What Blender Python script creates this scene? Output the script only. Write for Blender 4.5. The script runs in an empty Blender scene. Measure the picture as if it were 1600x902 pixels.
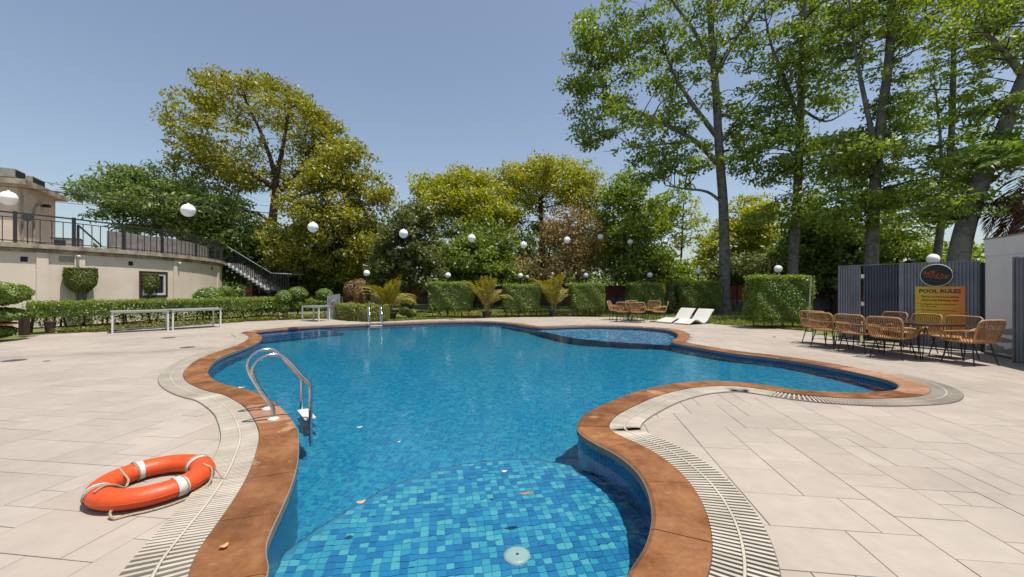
import bpy, bmesh, math, random
import numpy as np
from math import sin, cos, pi, radians, sqrt, atan2
from mathutils import Vector, Matrix, Euler
from mathutils.geometry import tessellate_polygon

random.seed(7)
RNG = np.random.default_rng(11)
SC = bpy.context.scene
COL = SC.collection

# ------------------------------------------------------------------ camera, sky, sun, exposure
F, H, CX, CY = 640.0, 1.40, 800.0, 451.0      # focal length in photo pixels, eye height in metres
cd = bpy.data.cameras.new('camera')
cd.sensor_width = 36.0
cd.lens = F / 1600.0 * 36.0
cd.clip_start, cd.clip_end = 0.05, 3000
cam = bpy.data.objects.new('camera', cd)
cam.location = (0, 0, H)
cam.rotation_euler = (pi / 2, 0, 0)
COL.objects.link(cam)
SC.camera = cam

SUN_ELEV = radians(74)
SUN_DIR = Vector((0.9, -0.43, 0)).normalized() * cos(SUN_ELEV) + Vector((0, 0, sin(SUN_ELEV)))
w = bpy.data.worlds.new('World')
SC.world = w
w.use_nodes = True
nt = w.node_tree
nt.nodes.clear()
sky = nt.nodes.new('ShaderNodeTexSky')
sky.sky_type = 'NISHITA'
sky.sun_disc = False
sky.sun_elevation = SUN_ELEV
sky.sun_rotation = atan2(SUN_DIR.x, SUN_DIR.y)
sky.air_density, sky.dust_density, sky.ozone_density = 1.25, 1.0, 3.6
bg = nt.nodes.new('ShaderNodeBackground')
bg.inputs['Strength'].default_value = 0.080
hs = nt.nodes.new('ShaderNodeHueSaturation')
hs.inputs['Saturation'].default_value = 0.8
wo = nt.nodes.new('ShaderNodeOutputWorld')
nt.links.new(sky.outputs[0], hs.inputs['Color'])
nt.links.new(hs.outputs[0], bg.inputs[0])
nt.links.new(bg.outputs[0], wo.inputs[0])

sd = bpy.data.lights.new('sun', 'SUN')
sd.cycles.is_caustics_light = True          # sunlight refracted through the pool's surface
sd.energy, sd.angle, sd.color = 3.6, radians(0.53), (1.0, 0.955, 0.88)
sun = bpy.data.objects.new('sun', sd)
sun.rotation_euler = SUN_DIR.to_track_quat('Z', 'Y').to_euler()
COL.objects.link(sun)

SC.view_settings.view_transform = 'Standard'
SC.view_settings.look = 'None'
SC.view_settings.exposure = 0.70
SC.view_settings.gamma = 1.0
SC.cycles.max_bounces = 8
SC.cycles.transparent_max_bounces = 16
SC.cycles.diffuse_bounces = 3
SC.cycles.caustics_reflective = False
SC.cycles.caustics_refractive = True
SC.cycles.use_denoising = True
SC.cycles.sample_clamp_indirect = 6.0


# ------------------------------------------------------------------ where a photo pixel lands in the place
def G(x, y, z=0.0):
    Y = F * (H - z) / (y - CY)
    return Vector(((x - CX) / F * Y, Y, z))


def AT(x, y, Y):
    return Vector(((x - CX) / F * Y, Y, H - (y - CY) / F * Y))


# ------------------------------------------------------------------ object helpers
def tag(o, label=None, cat=None, group=None, kind=None):
    if label: o['label'] = label
    if cat: o['category'] = cat
    if group: o['group'] = group
    if kind: o['kind'] = kind
    return o


def link(o, parent=None):
    COL.objects.link(o)
    if parent is not None:
        o.parent = parent
    return o


def thing(name, label, cat, loc=(0, 0, 0), rz=0.0, group=None):
    o = bpy.data.objects.new(name, None)
    o.empty_display_size = 0.2
    o.location = loc
    o.rotation_euler = (0, 0, rz)
    link(o)
    return tag(o, label, cat, group)


def kids(o):
    return [c for c in COL.objects if c.parent is o]


def copy_tree(o, kidmap, parent=None):
    c = o.copy()
    COL.objects.link(c)
    c.parent = parent
    for ch in kidmap.get(o.name, []):
        copy_tree(ch, kidmap, c)
    return c


def kid_map():
    d = {}
    for c in COL.objects:
        if c.parent is not None:
            d.setdefault(c.parent.name, []).append(c)
    return d


class MB:
    """collects simple solids and links them as ONE mesh object"""
    def __init__(s):
        s.v, s.f, s.sm = [], [], []

    def add(s, vs, fs, smooth=False):
        n = len(s.v)
        s.v += [tuple(p) for p in vs]
        s.f += [tuple(i + n for i in f) for f in fs]
        s.sm += [smooth] * len(fs)
        return s

    def box(s, x0, y0, z0, x1, y1, z1, M=None):
        vs = [Vector(p) for p in ((x0, y0, z0), (x1, y0, z0), (x1, y1, z0), (x0, y1, z0),
                                  (x0, y0, z1), (x1, y0, z1), (x1, y1, z1), (x0, y1, z1))]
        if M is not None: vs = [M @ p for p in vs]
        return s.add(vs, [(0, 3, 2, 1), (4, 5, 6, 7), (0, 1, 5, 4), (1, 2, 6, 5), (2, 3, 7, 6), (3, 0, 4, 7)])

    def bar(s, a, b, wid, hei, up=(0, 0, 1)):
        """box along a->b with width (sideways) and height (along up)"""
        a, b, up = Vector(a), Vector(b), Vector(up)
        d = (b - a).normalized()
        sd_ = d.cross(up)
        if sd_.length < 1e-4: sd_ = d.cross(Vector((0, 1, 0)))
        sd_.normalize()
        u = sd_.cross(d)
        o = [sd_ * (-wid / 2) + u * (-hei / 2), sd_ * (wid / 2) + u * (-hei / 2), sd_ * (wid / 2) + u * (hei / 2), sd_ * (-wid / 2) + u * (hei / 2)]
        vs = [a + q for q in o] + [b + q for q in o]
        return s.add(vs, [(0, 1, 2, 3), (7, 6, 5, 4), (0, 4, 5, 1), (1, 5, 6, 2), (2, 6, 7, 3), (3, 7, 4, 0)])

    def tube(s, pts, r, n=8, closed=False, caps=True, flat=None):
        pts = [Vector(p) for p in pts]
        m = len(pts)
        rs = r if isinstance(r, (list, tuple, np.ndarray)) else [r] * m
        T = []
        for i in range(m):
            a = pts[(i - 1) % m] if (closed or i > 0) else pts[i]
            b = pts[(i + 1) % m] if (closed or i < m - 1) else pts[i]
            t = b - a
            T.append(t.normalized() if t.length > 1e-9 else Vector((0, 0, 1)))
        nrm = Vector((0, 0, 1)) if abs(T[0].z) < 0.9 else Vector((1, 0, 0))
        nrm = (nrm - T[0] * nrm.dot(T[0])).normalized()
        vs = []
        for i in range(m):
            nrm = nrm - T[i] * nrm.dot(T[i])
            if nrm.length < 1e-6: nrm = T[i].orthogonal()
            nrm.normalize()
            bn = T[i].cross(nrm)
            for k in range(n):
                a = 2 * pi * k / n
                vs.append(pts[i] + (nrm * cos(a) + bn * sin(a)) * rs[i])
        fs = []
        for i in range(m if closed else m - 1):
            j = (i + 1) % m
            for k in range(n):
                k2 = (k + 1) % n
                fs.append((i * n + k, i * n + k2, j * n + k2, j * n + k))
        s.add(vs, fs, True)
        if caps and not closed:
            s.add(vs[:n], [tuple(range(n))[::-1]])
            s.add(vs[-n:], [tuple(range(n))])
        return s

    def lathe(s, prof, n=20, M=None, smooth=True):
        """profile of (radius, z) turned about the z axis"""
        vs, fs = [], []
        for r_, z in prof:
            for k in range(n):
                a = 2 * pi * k / n
                vs.append(Vector((r_ * cos(a), r_ * sin(a), z)))
        for i in range(len(prof) - 1):
            for k in range(n):
                k2 = (k + 1) % n
                fs.append((i * n + k, i * n + k2, (i + 1) * n + k2, (i + 1) * n + k))
        if M is not None: vs = [M @ p for p in vs]
        s.add(vs, fs, smooth)
        if prof[0][0] > 1e-4: s.add(vs[:n], [tuple(range(n))[::-1]])
        if prof[-1][0] > 1e-4: s.add(vs[-n:], [tuple(range(n))])
        return s

    def sphere(s, c, r, n=20, m=12, sq=(1, 1, 1)):
        c = Vector(c)
        prof = [(max(1e-5, r * sin(pi * i / m)), -r * cos(pi * i / m)) for i in range(m + 1)]
        M = Matrix.Translation(c) @ Matrix.Diagonal((sq[0], sq[1], sq[2], 1))
        return s.lathe(prof, n, M)

    def prism(s, poly, z0, z1, M=None):
        """flat outline (list of xy) raised from z0 to z1"""
        n = len(poly)
        vs = [Vector((p[0], p[1], z0)) for p in poly] + [Vector((p[0], p[1], z1)) for p in poly]
        if M is not None: vs = [M @ p for p in vs]
        return s.add(vs, [tuple(range(n))[::-1], tuple(range(n, 2 * n))] + [(i, (i + 1) % n, n + (i + 1) % n, n + i) for i in range(n)])

    def mesh(s, name, m=None):
        me = bpy.data.meshes.new(name)
        me.from_pydata(s.v, [], s.f)
        me.polygons.foreach_set('use_smooth', s.sm)
        if m is not None: me.materials.append(m)
        me.update()
        return me

    def build(s, name, m, parent=None, loc=None, bevel=0.0):
        me = s.mesh(name, m)
        o = bpy.data.objects.new(name, me)
        if loc is not None: o.location = loc
        link(o, parent)
        if bevel > 0:
            b = o.modifiers.new('bevel', 'BEVEL')
            b.width, b.segments, b.limit_method = bevel, 2, 'ANGLE'
        return o


def np_mesh(name, V, quads, m, smooth=False):
    """fast mesh from numpy arrays: V (n,3), quads (k,4) or tris (k,3)"""
    me = bpy.data.meshes.new(name)
    k, c = quads.shape
    me.vertices.add(len(V))
    me.vertices.foreach_set('co', np.ascontiguousarray(V, dtype=np.float32).ravel())
    me.loops.add(k * c)
    me.loops.foreach_set('vertex_index', np.ascontiguousarray(quads, dtype=np.int32).ravel())
    me.polygons.add(k)
    me.polygons.foreach_set('loop_start', np.arange(0, k * c, c, dtype=np.int32))
    me.polygons.foreach_set('use_smooth', np.full(k, smooth, dtype=bool))
    me.materials.append(m)
    me.update(calc_edges=True)
    return me


def smooth_path(pts, n=6, closed=False):
    """Catmull-Rom through the points"""
    P = [Vector(p) for p in pts]
    m = len(P)
    out = []
    for i in range(m if closed else m - 1):
        p1, p2 = P[i], P[(i + 1) % m]
        p0 = P[i - 1] if (closed or i > 0) else p1 * 2 - p2
        p3 = P[(i + 2) % m] if (closed or i + 2 < m) else p2 * 2 - p1
        for k in range(n):
            t = k / n
            out.append(0.5 * ((2 * p1) + (p2 - p0) * t + (2 * p0 - 5 * p1 + 4 * p2 - p3) * t * t + (3 * p1 - p0 - 3 * p2 + p3) * t ** 3))
    if not closed: out.append(P[-1])
    return out


# ------------------------------------------------------------------ materials
def new_mat(name):
    m = bpy.data.materials.new(name)
    m.use_nodes = True
    n = m.node_tree.nodes
    return m, m.node_tree, n['Principled BSDF'], n['Material Output']


def rgb(c):
    return (c[0], c[1], c[2], 1.0)


def node(t, kind, **kw):
    n = t.nodes.new(kind)
    for k, v in kw.items():
        if k.startswith('_'):
            n.inputs[k[1:]].default_value = v
        else:
            setattr(n, k, v)
    return n


def mat(name, c1, c2=None, rough=0.6, scale=6.0, bump=0.0, bscale=40.0, metal=0.0, spec=0.4, vary=0.0, detail=4.0, lo=0.35, hi=0.65):
    """solid colour mottled with a second one by noise; optional relief, optional per-object variation"""
    m, t, p, out = new_mat(name)
    p.inputs['Roughness'].default_value = rough
    p.inputs['Metallic'].default_value = metal
    p.inputs['Specular IOR Level'].default_value = spec
    tc = node(t, 'ShaderNodeTexCoord')
    col = None
    if c2 is None: c2 = tuple(x * 0.82 for x in c1)
    nz = node(t, 'ShaderNodeTexNoise', _Scale=scale, _Detail=detail, _Roughness=0.6)
    t.links.new(tc.outputs['Object'], nz.inputs['Vector'])
    mr = node(t, 'ShaderNodeMapRange')
    mr.inputs['From Min'].default_value, mr.inputs['From Max'].default_value = lo, hi
    t.links.new(nz.outputs['Fac'], mr.inputs['Value'])
    mx = node(t, 'ShaderNodeMix', data_type='RGBA')
    mx.inputs[6].default_value, mx.inputs[7].default_value = rgb(c1), rgb(c2)
    t.links.new(mr.outputs[0], mx.inputs[0])
    col = mx.outputs[2]
    if vary > 0:
        oi = node(t, 'ShaderNodeObjectInfo')
        m2 = node(t, 'ShaderNodeMapRange')
        m2.inputs['To Min'].default_value, m2.inputs['To Max'].default_value = 1 - vary, 1 + vary
        t.links.new(oi.outputs['Random'], m2.inputs['Value'])
        hsv = node(t, 'ShaderNodeHueSaturation')
        t.links.new(m2.outputs[0], hsv.inputs['Value'])
        t.links.new(col, hsv.inputs['Color'])
        col = hsv.outputs[0]
    t.links.new(col, p.inputs['Base Color'])
    if bump > 0:
        n2 = node(t, 'ShaderNodeTexNoise', _Scale=bscale, _Detail=4.0)
        t.links.new(tc.outputs['Object'], n2.inputs['Vector'])
        b = node(t, 'ShaderNodeBump', _Strength=bump, _Distance=0.02)
        t.links.new(n2.outputs['Fac'], b.inputs['Height'])
        t.links.new(b.outputs[0], p.inputs['Normal'])
    return m


def leaf_mat(name, cols, trans=0.45, rough=0.5):
    """leaves: each leaf takes its own tint, and lets some light through"""
    m, t, p, out = new_mat(name)
    t.nodes.remove(p)
    ge = node(t, 'ShaderNodeNewGeometry')
    cr = node(t, 'ShaderNodeValToRGB')
    e = cr.color_ramp.elements
    e[0].color, e[1].color = rgb(cols[0]), rgb(cols[-1])
    for i, c in enumerate(cols[1:-1]):
        q = e.new((i + 1) / (len(cols) - 1))
        q.color = rgb(c)
    tc = node(t, 'ShaderNodeTexCoord')
    nz = node(t, 'ShaderNodeTexNoise', _Scale=0.7, _Detail=2.0)
    t.links.new(tc.outputs['Object'], nz.inputs['Vector'])
    ad = node(t, 'ShaderNodeMath', operation='MULTIPLY_ADD')
    ad.inputs[1].default_value, ad.inputs[2].default_value = 0.55, -0.05
    t.links.new(ge.outputs['Random Per Island'], ad.inputs[0])
    a2 = node(t, 'ShaderNodeMath', operation='MULTIPLY_ADD')
    a2.inputs[1].default_value = 0.5
    t.links.new(nz.outputs['Fac'], a2.inputs[0])
    t.links.new(ad.outputs[0], a2.inputs[2])
    t.links.new(a2.outputs[0], cr.inputs[0])
    df = node(t, 'ShaderNodeBsdfDiffuse')
    tr = node(t, 'ShaderNodeBsdfTranslucent')
    gl = node(t, 'ShaderNodeBsdfGlossy', _Roughness=rough)
    gl.inputs['Color'].default_value = (0.9, 0.9, 0.9, 1)
    t.links.new(cr.outputs[0], df.inputs[0])
    hv = node(t, 'ShaderNodeHueSaturation', _Hue=0.487, _Saturation=1.1, _Value=1.3)
    t.links.new(cr.outputs[0], hv.inputs['Color'])
    t.links.new(hv.outputs[0], tr.inputs[0])
    m1 = node(t, 'ShaderNodeMixShader', _Fac=trans)
    t.links.new(df.outputs[0], m1.inputs[1]); t.links.new(tr.outputs[0], m1.inputs[2])
    m2 = node(t, 'ShaderNodeMixShader', _Fac=0.05)
    t.links.new(m1.outputs[0], m2.inputs[1]); t.links.new(gl.outputs[0], m2.inputs[2])
    t.links.new(m2.outputs[0], out.inputs[0])
    return m


def mosaic_mat(name, pitch=0.055, cols=None, mode='grid', warp=0.0, rot=0.14, wall=False):
    """small blue pool tiles; mode 'object' tints whole objects, 'island' each loose tile, 'grid' draws the pattern for tiles too small to pick apart"""
    m, t, p, out = new_mat(name)
    p.inputs['Roughness'].default_value = 0.25
    cr = node(t, 'ShaderNodeValToRGB')
    cr.color_ramp.interpolation = 'CONSTANT'
    e = cr.color_ramp.elements
    cols = cols
    e[0].color, e[0].position = rgb(cols[0]), 0.0
    e[1].color, e[1].position = rgb(cols[1]), 1.0 / len(cols)
    for i, c in enumerate(cols[2:]):
        q = e.new((i + 2) / len(cols)); q.color = rgb(c)
    if mode == 'object':
        oi = node(t, 'ShaderNodeObjectInfo'); t.links.new(oi.outputs['Random'], cr.inputs[0])
        t.links.new(cr.outputs[0], p.inputs['Base Color'])
    elif mode == 'island':
        ge = node(t, 'ShaderNodeNewGeometry'); t.links.new(ge.outputs['Random Per Island'], cr.inputs[0])
        t.links.new(cr.outputs[0], p.inputs['Base Color'])
    else:
        tc = node(t, 'ShaderNodeTexCoord')
        vec = tc.outputs['UV'] if wall else tc.outputs['Object']
        if warp > 0:  # noise bends the grid, painting the water's ripple refraction into the pattern
            nz = node(t, 'ShaderNodeTexNoise', _Scale=3.2, _Detail=2.0)
            t.links.new(vec, nz.inputs['Vector'])
            va = node(t, 'ShaderNodeVectorMath', operation='MULTIPLY_ADD')
            va.inputs[1].default_value = (warp, warp, 0)
            t.links.new(nz.outputs['Color'], va.inputs[0]); t.links.new(vec, va.inputs[2])
            vec = va.outputs[0]
        mp = node(t, 'ShaderNodeMapping')
        mp.inputs['Rotation'].default_value = (0, 0, 0 if wall else rot)
        mp.inputs['Scale'].default_value = (1 / pitch, 1 / pitch, 0)
        t.links.new(vec, mp.inputs['Vector'])
        fl = node(t, 'ShaderNodeVectorMath', operation='FLOOR'); t.links.new(mp.outputs[0], fl.inputs[0])
        wn = node(t, 'ShaderNodeTexWhiteNoise', noise_dimensions='2D'); t.links.new(fl.outputs[0], wn.inputs['Vector'])
        t.links.new(wn.outputs['Value'], cr.inputs[0])
        fr = node(t, 'ShaderNodeVectorMath', operation='FRACTION'); t.links.new(mp.outputs[0], fr.inputs[0])
        sx = node(t, 'ShaderNodeSeparateXYZ'); t.links.new(fr.outputs[0], sx.inputs[0])
        mn = node(t, 'ShaderNodeMath', operation='MINIMUM'); t.links.new(sx.outputs[0], mn.inputs[0]); t.links.new(sx.outputs[1], mn.inputs[1])
        lt = node(t, 'ShaderNodeMath', operation='LESS_THAN'); lt.inputs[1].default_value = 0.06; t.links.new(mn.outputs[0], lt.inputs[0])
        mx = node(t, 'ShaderNodeMix', data_type='RGBA'); mx.inputs[7].default_value = (0.16, 0.34, 0.45, 1)
        t.links.new(lt.outputs[0], mx.inputs[0]); t.links.new(cr.outputs[0], mx.inputs[6])
        t.links.new(mx.outputs[2], p.inputs['Base Color'])
    return m


M = {}
BLUES = [(0.0322, 0.202, 0.4129), (0.0382, 0.2679, 0.4759), (0.0649, 0.3604, 0.501), (0.1479, 0.4791, 0.5263), (0.0352, 0.235, 0.4508), (0.0886, 0.3933, 0.501)]
DEEPB = [(0.0093, 0.2055, 0.3874), (0.0123, 0.244, 0.415), (0.0165, 0.2825, 0.4288), (0.0335, 0.3338, 0.4565), (0.0105, 0.2184, 0.4012), (0.0141, 0.2633, 0.4288)]
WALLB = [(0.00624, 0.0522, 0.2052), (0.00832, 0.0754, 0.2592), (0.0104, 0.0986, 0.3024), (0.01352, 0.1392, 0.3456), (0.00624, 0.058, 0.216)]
KIDB = [(0.03456, 0.1728, 0.4082), (0.06912, 0.2916, 0.5346), (0.1613, 0.4536, 0.6221), (0.4838, 0.6264, 0.6804), (0.04608, 0.216, 0.4666), (0.02304, 0.1296, 0.3499)]
M['tile_obj'] = mosaic_mat('mosaic_tile', cols=BLUES, mode='object')
M['tile_isl'] = mosaic_mat('mosaic_tiles_loose', cols=BLUES, mode='island')
M['deep'] = mosaic_mat('mosaic_deep_floor', cols=DEEPB, warp=0.10, rot=0.14)
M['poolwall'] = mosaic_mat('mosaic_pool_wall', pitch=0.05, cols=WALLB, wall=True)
M['kid'] = mosaic_mat('mosaic_paddling_floor', pitch=0.06, cols=KIDB, rot=0.3, warp=0.05)
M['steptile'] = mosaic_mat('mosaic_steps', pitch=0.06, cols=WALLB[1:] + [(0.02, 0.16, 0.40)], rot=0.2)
M['navytile'] = mat('navy_trim_tile', (0.008, 0.055, 0.21), (0.006, 0.04, 0.16), rough=0.3)
M['rimgrout'] = mat('rim_grout', (0.24, 0.20, 0.165), rough=0.9)
M['grout'] = mat('tile_grout', (0.20, 0.17, 0.15), rough=0.9)
M['mgrout'] = mat('mosaic_grout', (0.07, 0.26, 0.40), rough=0.8)


def deck_material(name, mode):
    m, t, p, out = new_mat(name)
    p.inputs['Roughness'].default_value = 0.55
    p.inputs['Specular IOR Level'].default_value = 0.3
    tc = node(t, 'ShaderNodeTexCoord')
    if mode == 'object':
        src = node(t, 'ShaderNodeObjectInfo').outputs['Random']
    else:
        src = node(t, 'ShaderNodeNewGeometry').outputs['Random Per Island']
    ge = node(t, 'ShaderNodeNewGeometry')
    cr = node(t, 'ShaderNodeValToRGB')
    e = cr.color_ramp.elements
    e[0].color = (0.364, 0.3077, 0.2552, 1); e[1].color = (0.4022, 0.345, 0.2889, 1)
    q = e.new(0.5); q.color = (0.3832, 0.3263, 0.272, 1)
    t.links.new(src, cr.inputs[0])
    n1 = node(t, 'ShaderNodeTexNoise', _Scale=0.55, _Detail=5.0, _Roughness=0.62)
    n2 = node(t, 'ShaderNodeTexNoise', _Scale=7.0, _Detail=5.0, _Roughness=0.7)
    t.links.new(ge.outputs['Position'], n1.inputs['Vector'])
    t.links.new(ge.outputs['Position'], n2.inputs['Vector'])
    m1 = node(t, 'ShaderNodeMapRange'); m1.inputs['From Min'].default_value = 0.35; m1.inputs['From Max'].default_value = 0.7
    m1.inputs['To Min'].default_value = 1.05; m1.inputs['To Max'].default_value = 0.84
    t.links.new(n1.outputs['Fac'], m1.inputs['Value'])
    m2 = node(t, 'ShaderNodeMapRange'); m2.inputs['From Min'].default_value = 0.3; m2.inputs['From Max'].default_value = 0.75
    m2.inputs['To Min'].default_value = 1.04; m2.inputs['To Max'].default_value = 0.89
    t.links.new(n2.outputs['Fac'], m2.inputs['Value'])
    mm = node(t, 'ShaderNodeMath', operation='MULTIPLY'); t.links.new(m1.outputs[0], mm.inputs[0]); t.links.new(m2.outputs[0], mm.inputs[1])
    # rain-water trail, a stain left across the left part of the deck
    sp = node(t, 'ShaderNodeSeparateXYZ'); t.links.new(ge.outputs['Position'], sp.inputs[0])
    wv = node(t, 'ShaderNodeTexNoise', _Scale=0.8, _Detail=4.0); t.links.new(ge.outputs['Position'], wv.inputs['Vector'])
    ln = node(t, 'ShaderNodeMath', operation='MULTIPLY_ADD'); ln.inputs[1].default_value = -0.40; t.links.new(sp.outputs[0], ln.inputs[0]); t.links.new(sp.outputs[1], ln.inputs[2])
    l2 = node(t, 'ShaderNodeMath', operation='MULTIPLY_ADD'); l2.inputs[1].default_value = 1.1; t.links.new(wv.outputs['Fac'], l2.inputs[0]); t.links.new(ln.outputs[0], l2.inputs[2])
    l3 = node(t, 'ShaderNodeMath', operation='SUBTRACT'); l3.inputs[1].default_value = 12.9; t.links.new(l2.outputs[0], l3.inputs[0])
    l4 = node(t, 'ShaderNodeMath', operation='ABSOLUTE'); t.links.new(l3.outputs[0], l4.inputs[0])
    l5 = node(t, 'ShaderNodeMapRange'); l5.inputs['From Min'].default_value = 0.05; l5.inputs['From Max'].default_value = 0.5
    l5.inputs['To Min'].default_value = 0.80; l5.inputs['To Max'].default_value = 1.0
    t.links.new(l4.outputs[0], l5.inputs['Value'])
    gx = node(t, 'ShaderNodeMath', operation='GREATER_THAN'); gx.inputs[1].default_value = -4.9; t.links.new(sp.outputs[0], gx.inputs[0])
    l6 = node(t, 'ShaderNodeMath', operation='MAXIMUM'); t.links.new(l5.outputs[0], l6.inputs[0]); t.links.new(gx.outputs[0], l6.inputs[1])
    m3 = node(t, 'ShaderNodeMath', operation='MULTIPLY'); t.links.new(mm.outputs[0], m3.inputs[0]); t.links.new(l6.outputs[0], m3.inputs[1])
    hv = node(t, 'ShaderNodeHueSaturation'); t.links.new(m3.outputs[0], hv.inputs['Value']); t.links.new(cr.outputs[0], hv.inputs['Color'])
    t.links.new(hv.outputs[0], p.inputs['Base Color'])
    b = node(t, 'ShaderNodeBump', _Strength=0.12, _Distance=0.01)
    t.links.new(n2.outputs['Fac'], b.inputs['Height']); t.links.new(b.outputs[0], p.inputs['Normal'])
    return m


M['deck_obj'] = deck_material('deck_tile', 'object')
M['deck_isl'] = deck_material('deck_tiles_loose', 'island')


def coping_material():
    m, t, p, out = new_mat('sandstone_coping')
    ge = node(t, 'ShaderNodeNewGeometry')
    n1 = node(t, 'ShaderNodeTexNoise', _Scale=2.3, _Detail=9.0, _Roughness=0.66, _Distortion=0.3)
    n2 = node(t, 'ShaderNodeTexNoise', _Scale=26.0, _Detail=6.0, _Roughness=0.75)
    n3 = node(t, 'ShaderNodeTexNoise', _Scale=2.0, _Detail=4.0, _Roughness=0.5, _Distortion=0.35)
    n4 = node(t, 'ShaderNodeTexNoise', _Scale=6.5, _Detail=8.0, _Roughness=0.7, _Distortion=1.6)
    for n in (n1, n2, n3, n4): t.links.new(ge.outputs['Position'], n.inputs['Vector'])
    cr = node(t, 'ShaderNodeValToRGB')
    e = cr.color_ramp.elements
    e[0].position, e[0].color = 0.28, (0.1076, 0.04018, 0.012, 1)
    e[1].position, e[1].color = 0.76, (0.2972, 0.1283, 0.0432, 1)
    q = e.new(0.47); q.color = (0.1896, 0.06919, 0.018, 1)
    q = e.new(0.60); q.color = (0.2408, 0.09598, 0.0276, 1)
    t.links.new(n1.outputs['Fac'], cr.inputs[0])
    # dusty film and pale scuffs
    c4 = node(t, 'ShaderNodeMapRange'); c4.inputs['From Min'].default_value = 0.52; c4.inputs['From Max'].default_value = 0.72; c4.inputs['To Max'].default_value = 0.55
    t.links.new(n4.outputs['Fac'], c4.inputs['Value'])
    m4 = node(t, 'ShaderNodeMix', data_type='RGBA'); m4.inputs[7].default_value = (0.225, 0.125, 0.068, 1)
    t.links.new(c4.outputs[0], m4.inputs[0]); t.links.new(cr.outputs[0], m4.inputs[6])
    # dry pale patches with crisp splash edges
    c2 = node(t, 'ShaderNodeValToRGB')
    c2.color_ramp.elements[0].position, c2.color_ramp.elements[0].color = 0.615, (0, 0, 0, 1)
    c2.color_ramp.elements[1].position, c2.color_ramp.elements[1].color = 0.635, (0.8, 0.8, 0.8, 1)
    t.links.new(n3.outputs['Fac'], c2.inputs[0])
    # the end of the right arm and the ladder pad have dried out
    dry = c2.outputs[0]
    for ctr, rad in (((6.15, 6.05, 0.0), 1.15), ((-2.62, 4.52, 0.0), 0.33)):
        ds = node(t, 'ShaderNodeVectorMath', operation='DISTANCE'); ds.inputs[1].default_value = ctr
        t.links.new(ge.outputs['Position'], ds.inputs[0])
        da = node(t, 'ShaderNodeMath', operation='MULTIPLY_ADD'); da.inputs[1].default_value = -0.5 * rad
        t.links.new(n3.outputs['Fac'], da.inputs[0]); t.links.new(ds.outputs['Value'], da.inputs[2])
        dm = node(t, 'ShaderNodeMapRange'); dm.inputs['From Min'].default_value = rad * 0.74; dm.inputs['From Max'].default_value = rad * 0.70; dm.inputs['To Max'].default_value = 0.85
        t.links.new(da.outputs[0], dm.inputs['Value'])
        mxm = node(t, 'ShaderNodeMath', operation='MAXIMUM'); t.links.new(dry, mxm.inputs[0]); t.links.new(dm.outputs[0], mxm.inputs[1])
        dry = mxm.outputs[0]
    mx = node(t, 'ShaderNodeMix', data_type='RGBA'); mx.inputs[7].default_value = (0.37, 0.20, 0.115, 1)
    t.links.new(dry, mx.inputs[0]); t.links.new(m4.outputs[2], mx.inputs[6])
    oi = node(t, 'ShaderNodeObjectInfo')
    mr = node(t, 'ShaderNodeMapRange'); mr.inputs['To Min'].default_value = 0.86; mr.inputs['To Max'].default_value = 1.14
    t.links.new(oi.outputs['Random'], mr.inputs['Value'])
    m2 = node(t, 'ShaderNodeMapRange'); m2.inputs['From Min'].default_value = 0.25; m2.inputs['From Max'].default_value = 0.75; m2.inputs['To Min'].default_value = 0.68; m2.inputs['To Max'].default_value = 1.25
    t.links.new(n2.outputs['Fac'], m2.inputs['Value'])
    mm = node(t, 'ShaderNodeMath', operation='MULTIPLY'); t.links.new(mr.outputs[0], mm.inputs[0]); t.links.new(m2.outputs[0], mm.inputs[1])
    hv = node(t, 'ShaderNodeHueSaturation'); t.links.new(mm.outputs[0], hv.inputs['Value']); t.links.new(mx.outputs[2], hv.inputs['Color'])
    t.links.new(hv.outputs[0], p.inputs['Base Color'])
    mr3 = node(t, 'ShaderNodeMapRange'); mr3.inputs['From Min'].default_value = 0.4; mr3.inputs['From Max'].default_value = 0.6; mr3.inputs['To Min'].default_value = 0.36; mr3.inputs['To Max'].default_value = 0.8
    t.links.new(n1.outputs['Fac'], mr3.inputs['Value']); t.links.new(mr3.outputs[0], p.inputs['Roughness'])
    b = node(t, 'ShaderNodeBump', _Strength=0.3, _Distance=0.01)
    t.links.new(n2.outputs['Fac'], b.inputs['Height']); t.links.new(b.outputs[0], p.inputs['Normal'])
    return m


M['coping'] = coping_material()
M['slat'] = mat('grating_slat', (0.496, 0.436, 0.352), (0.4, 0.344, 0.272), rough=0.5, scale=3, vary=0.10)
M['channel'] = mat('drain_channel', (0.125, 0.108, 0.09), rough=0.9)


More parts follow.
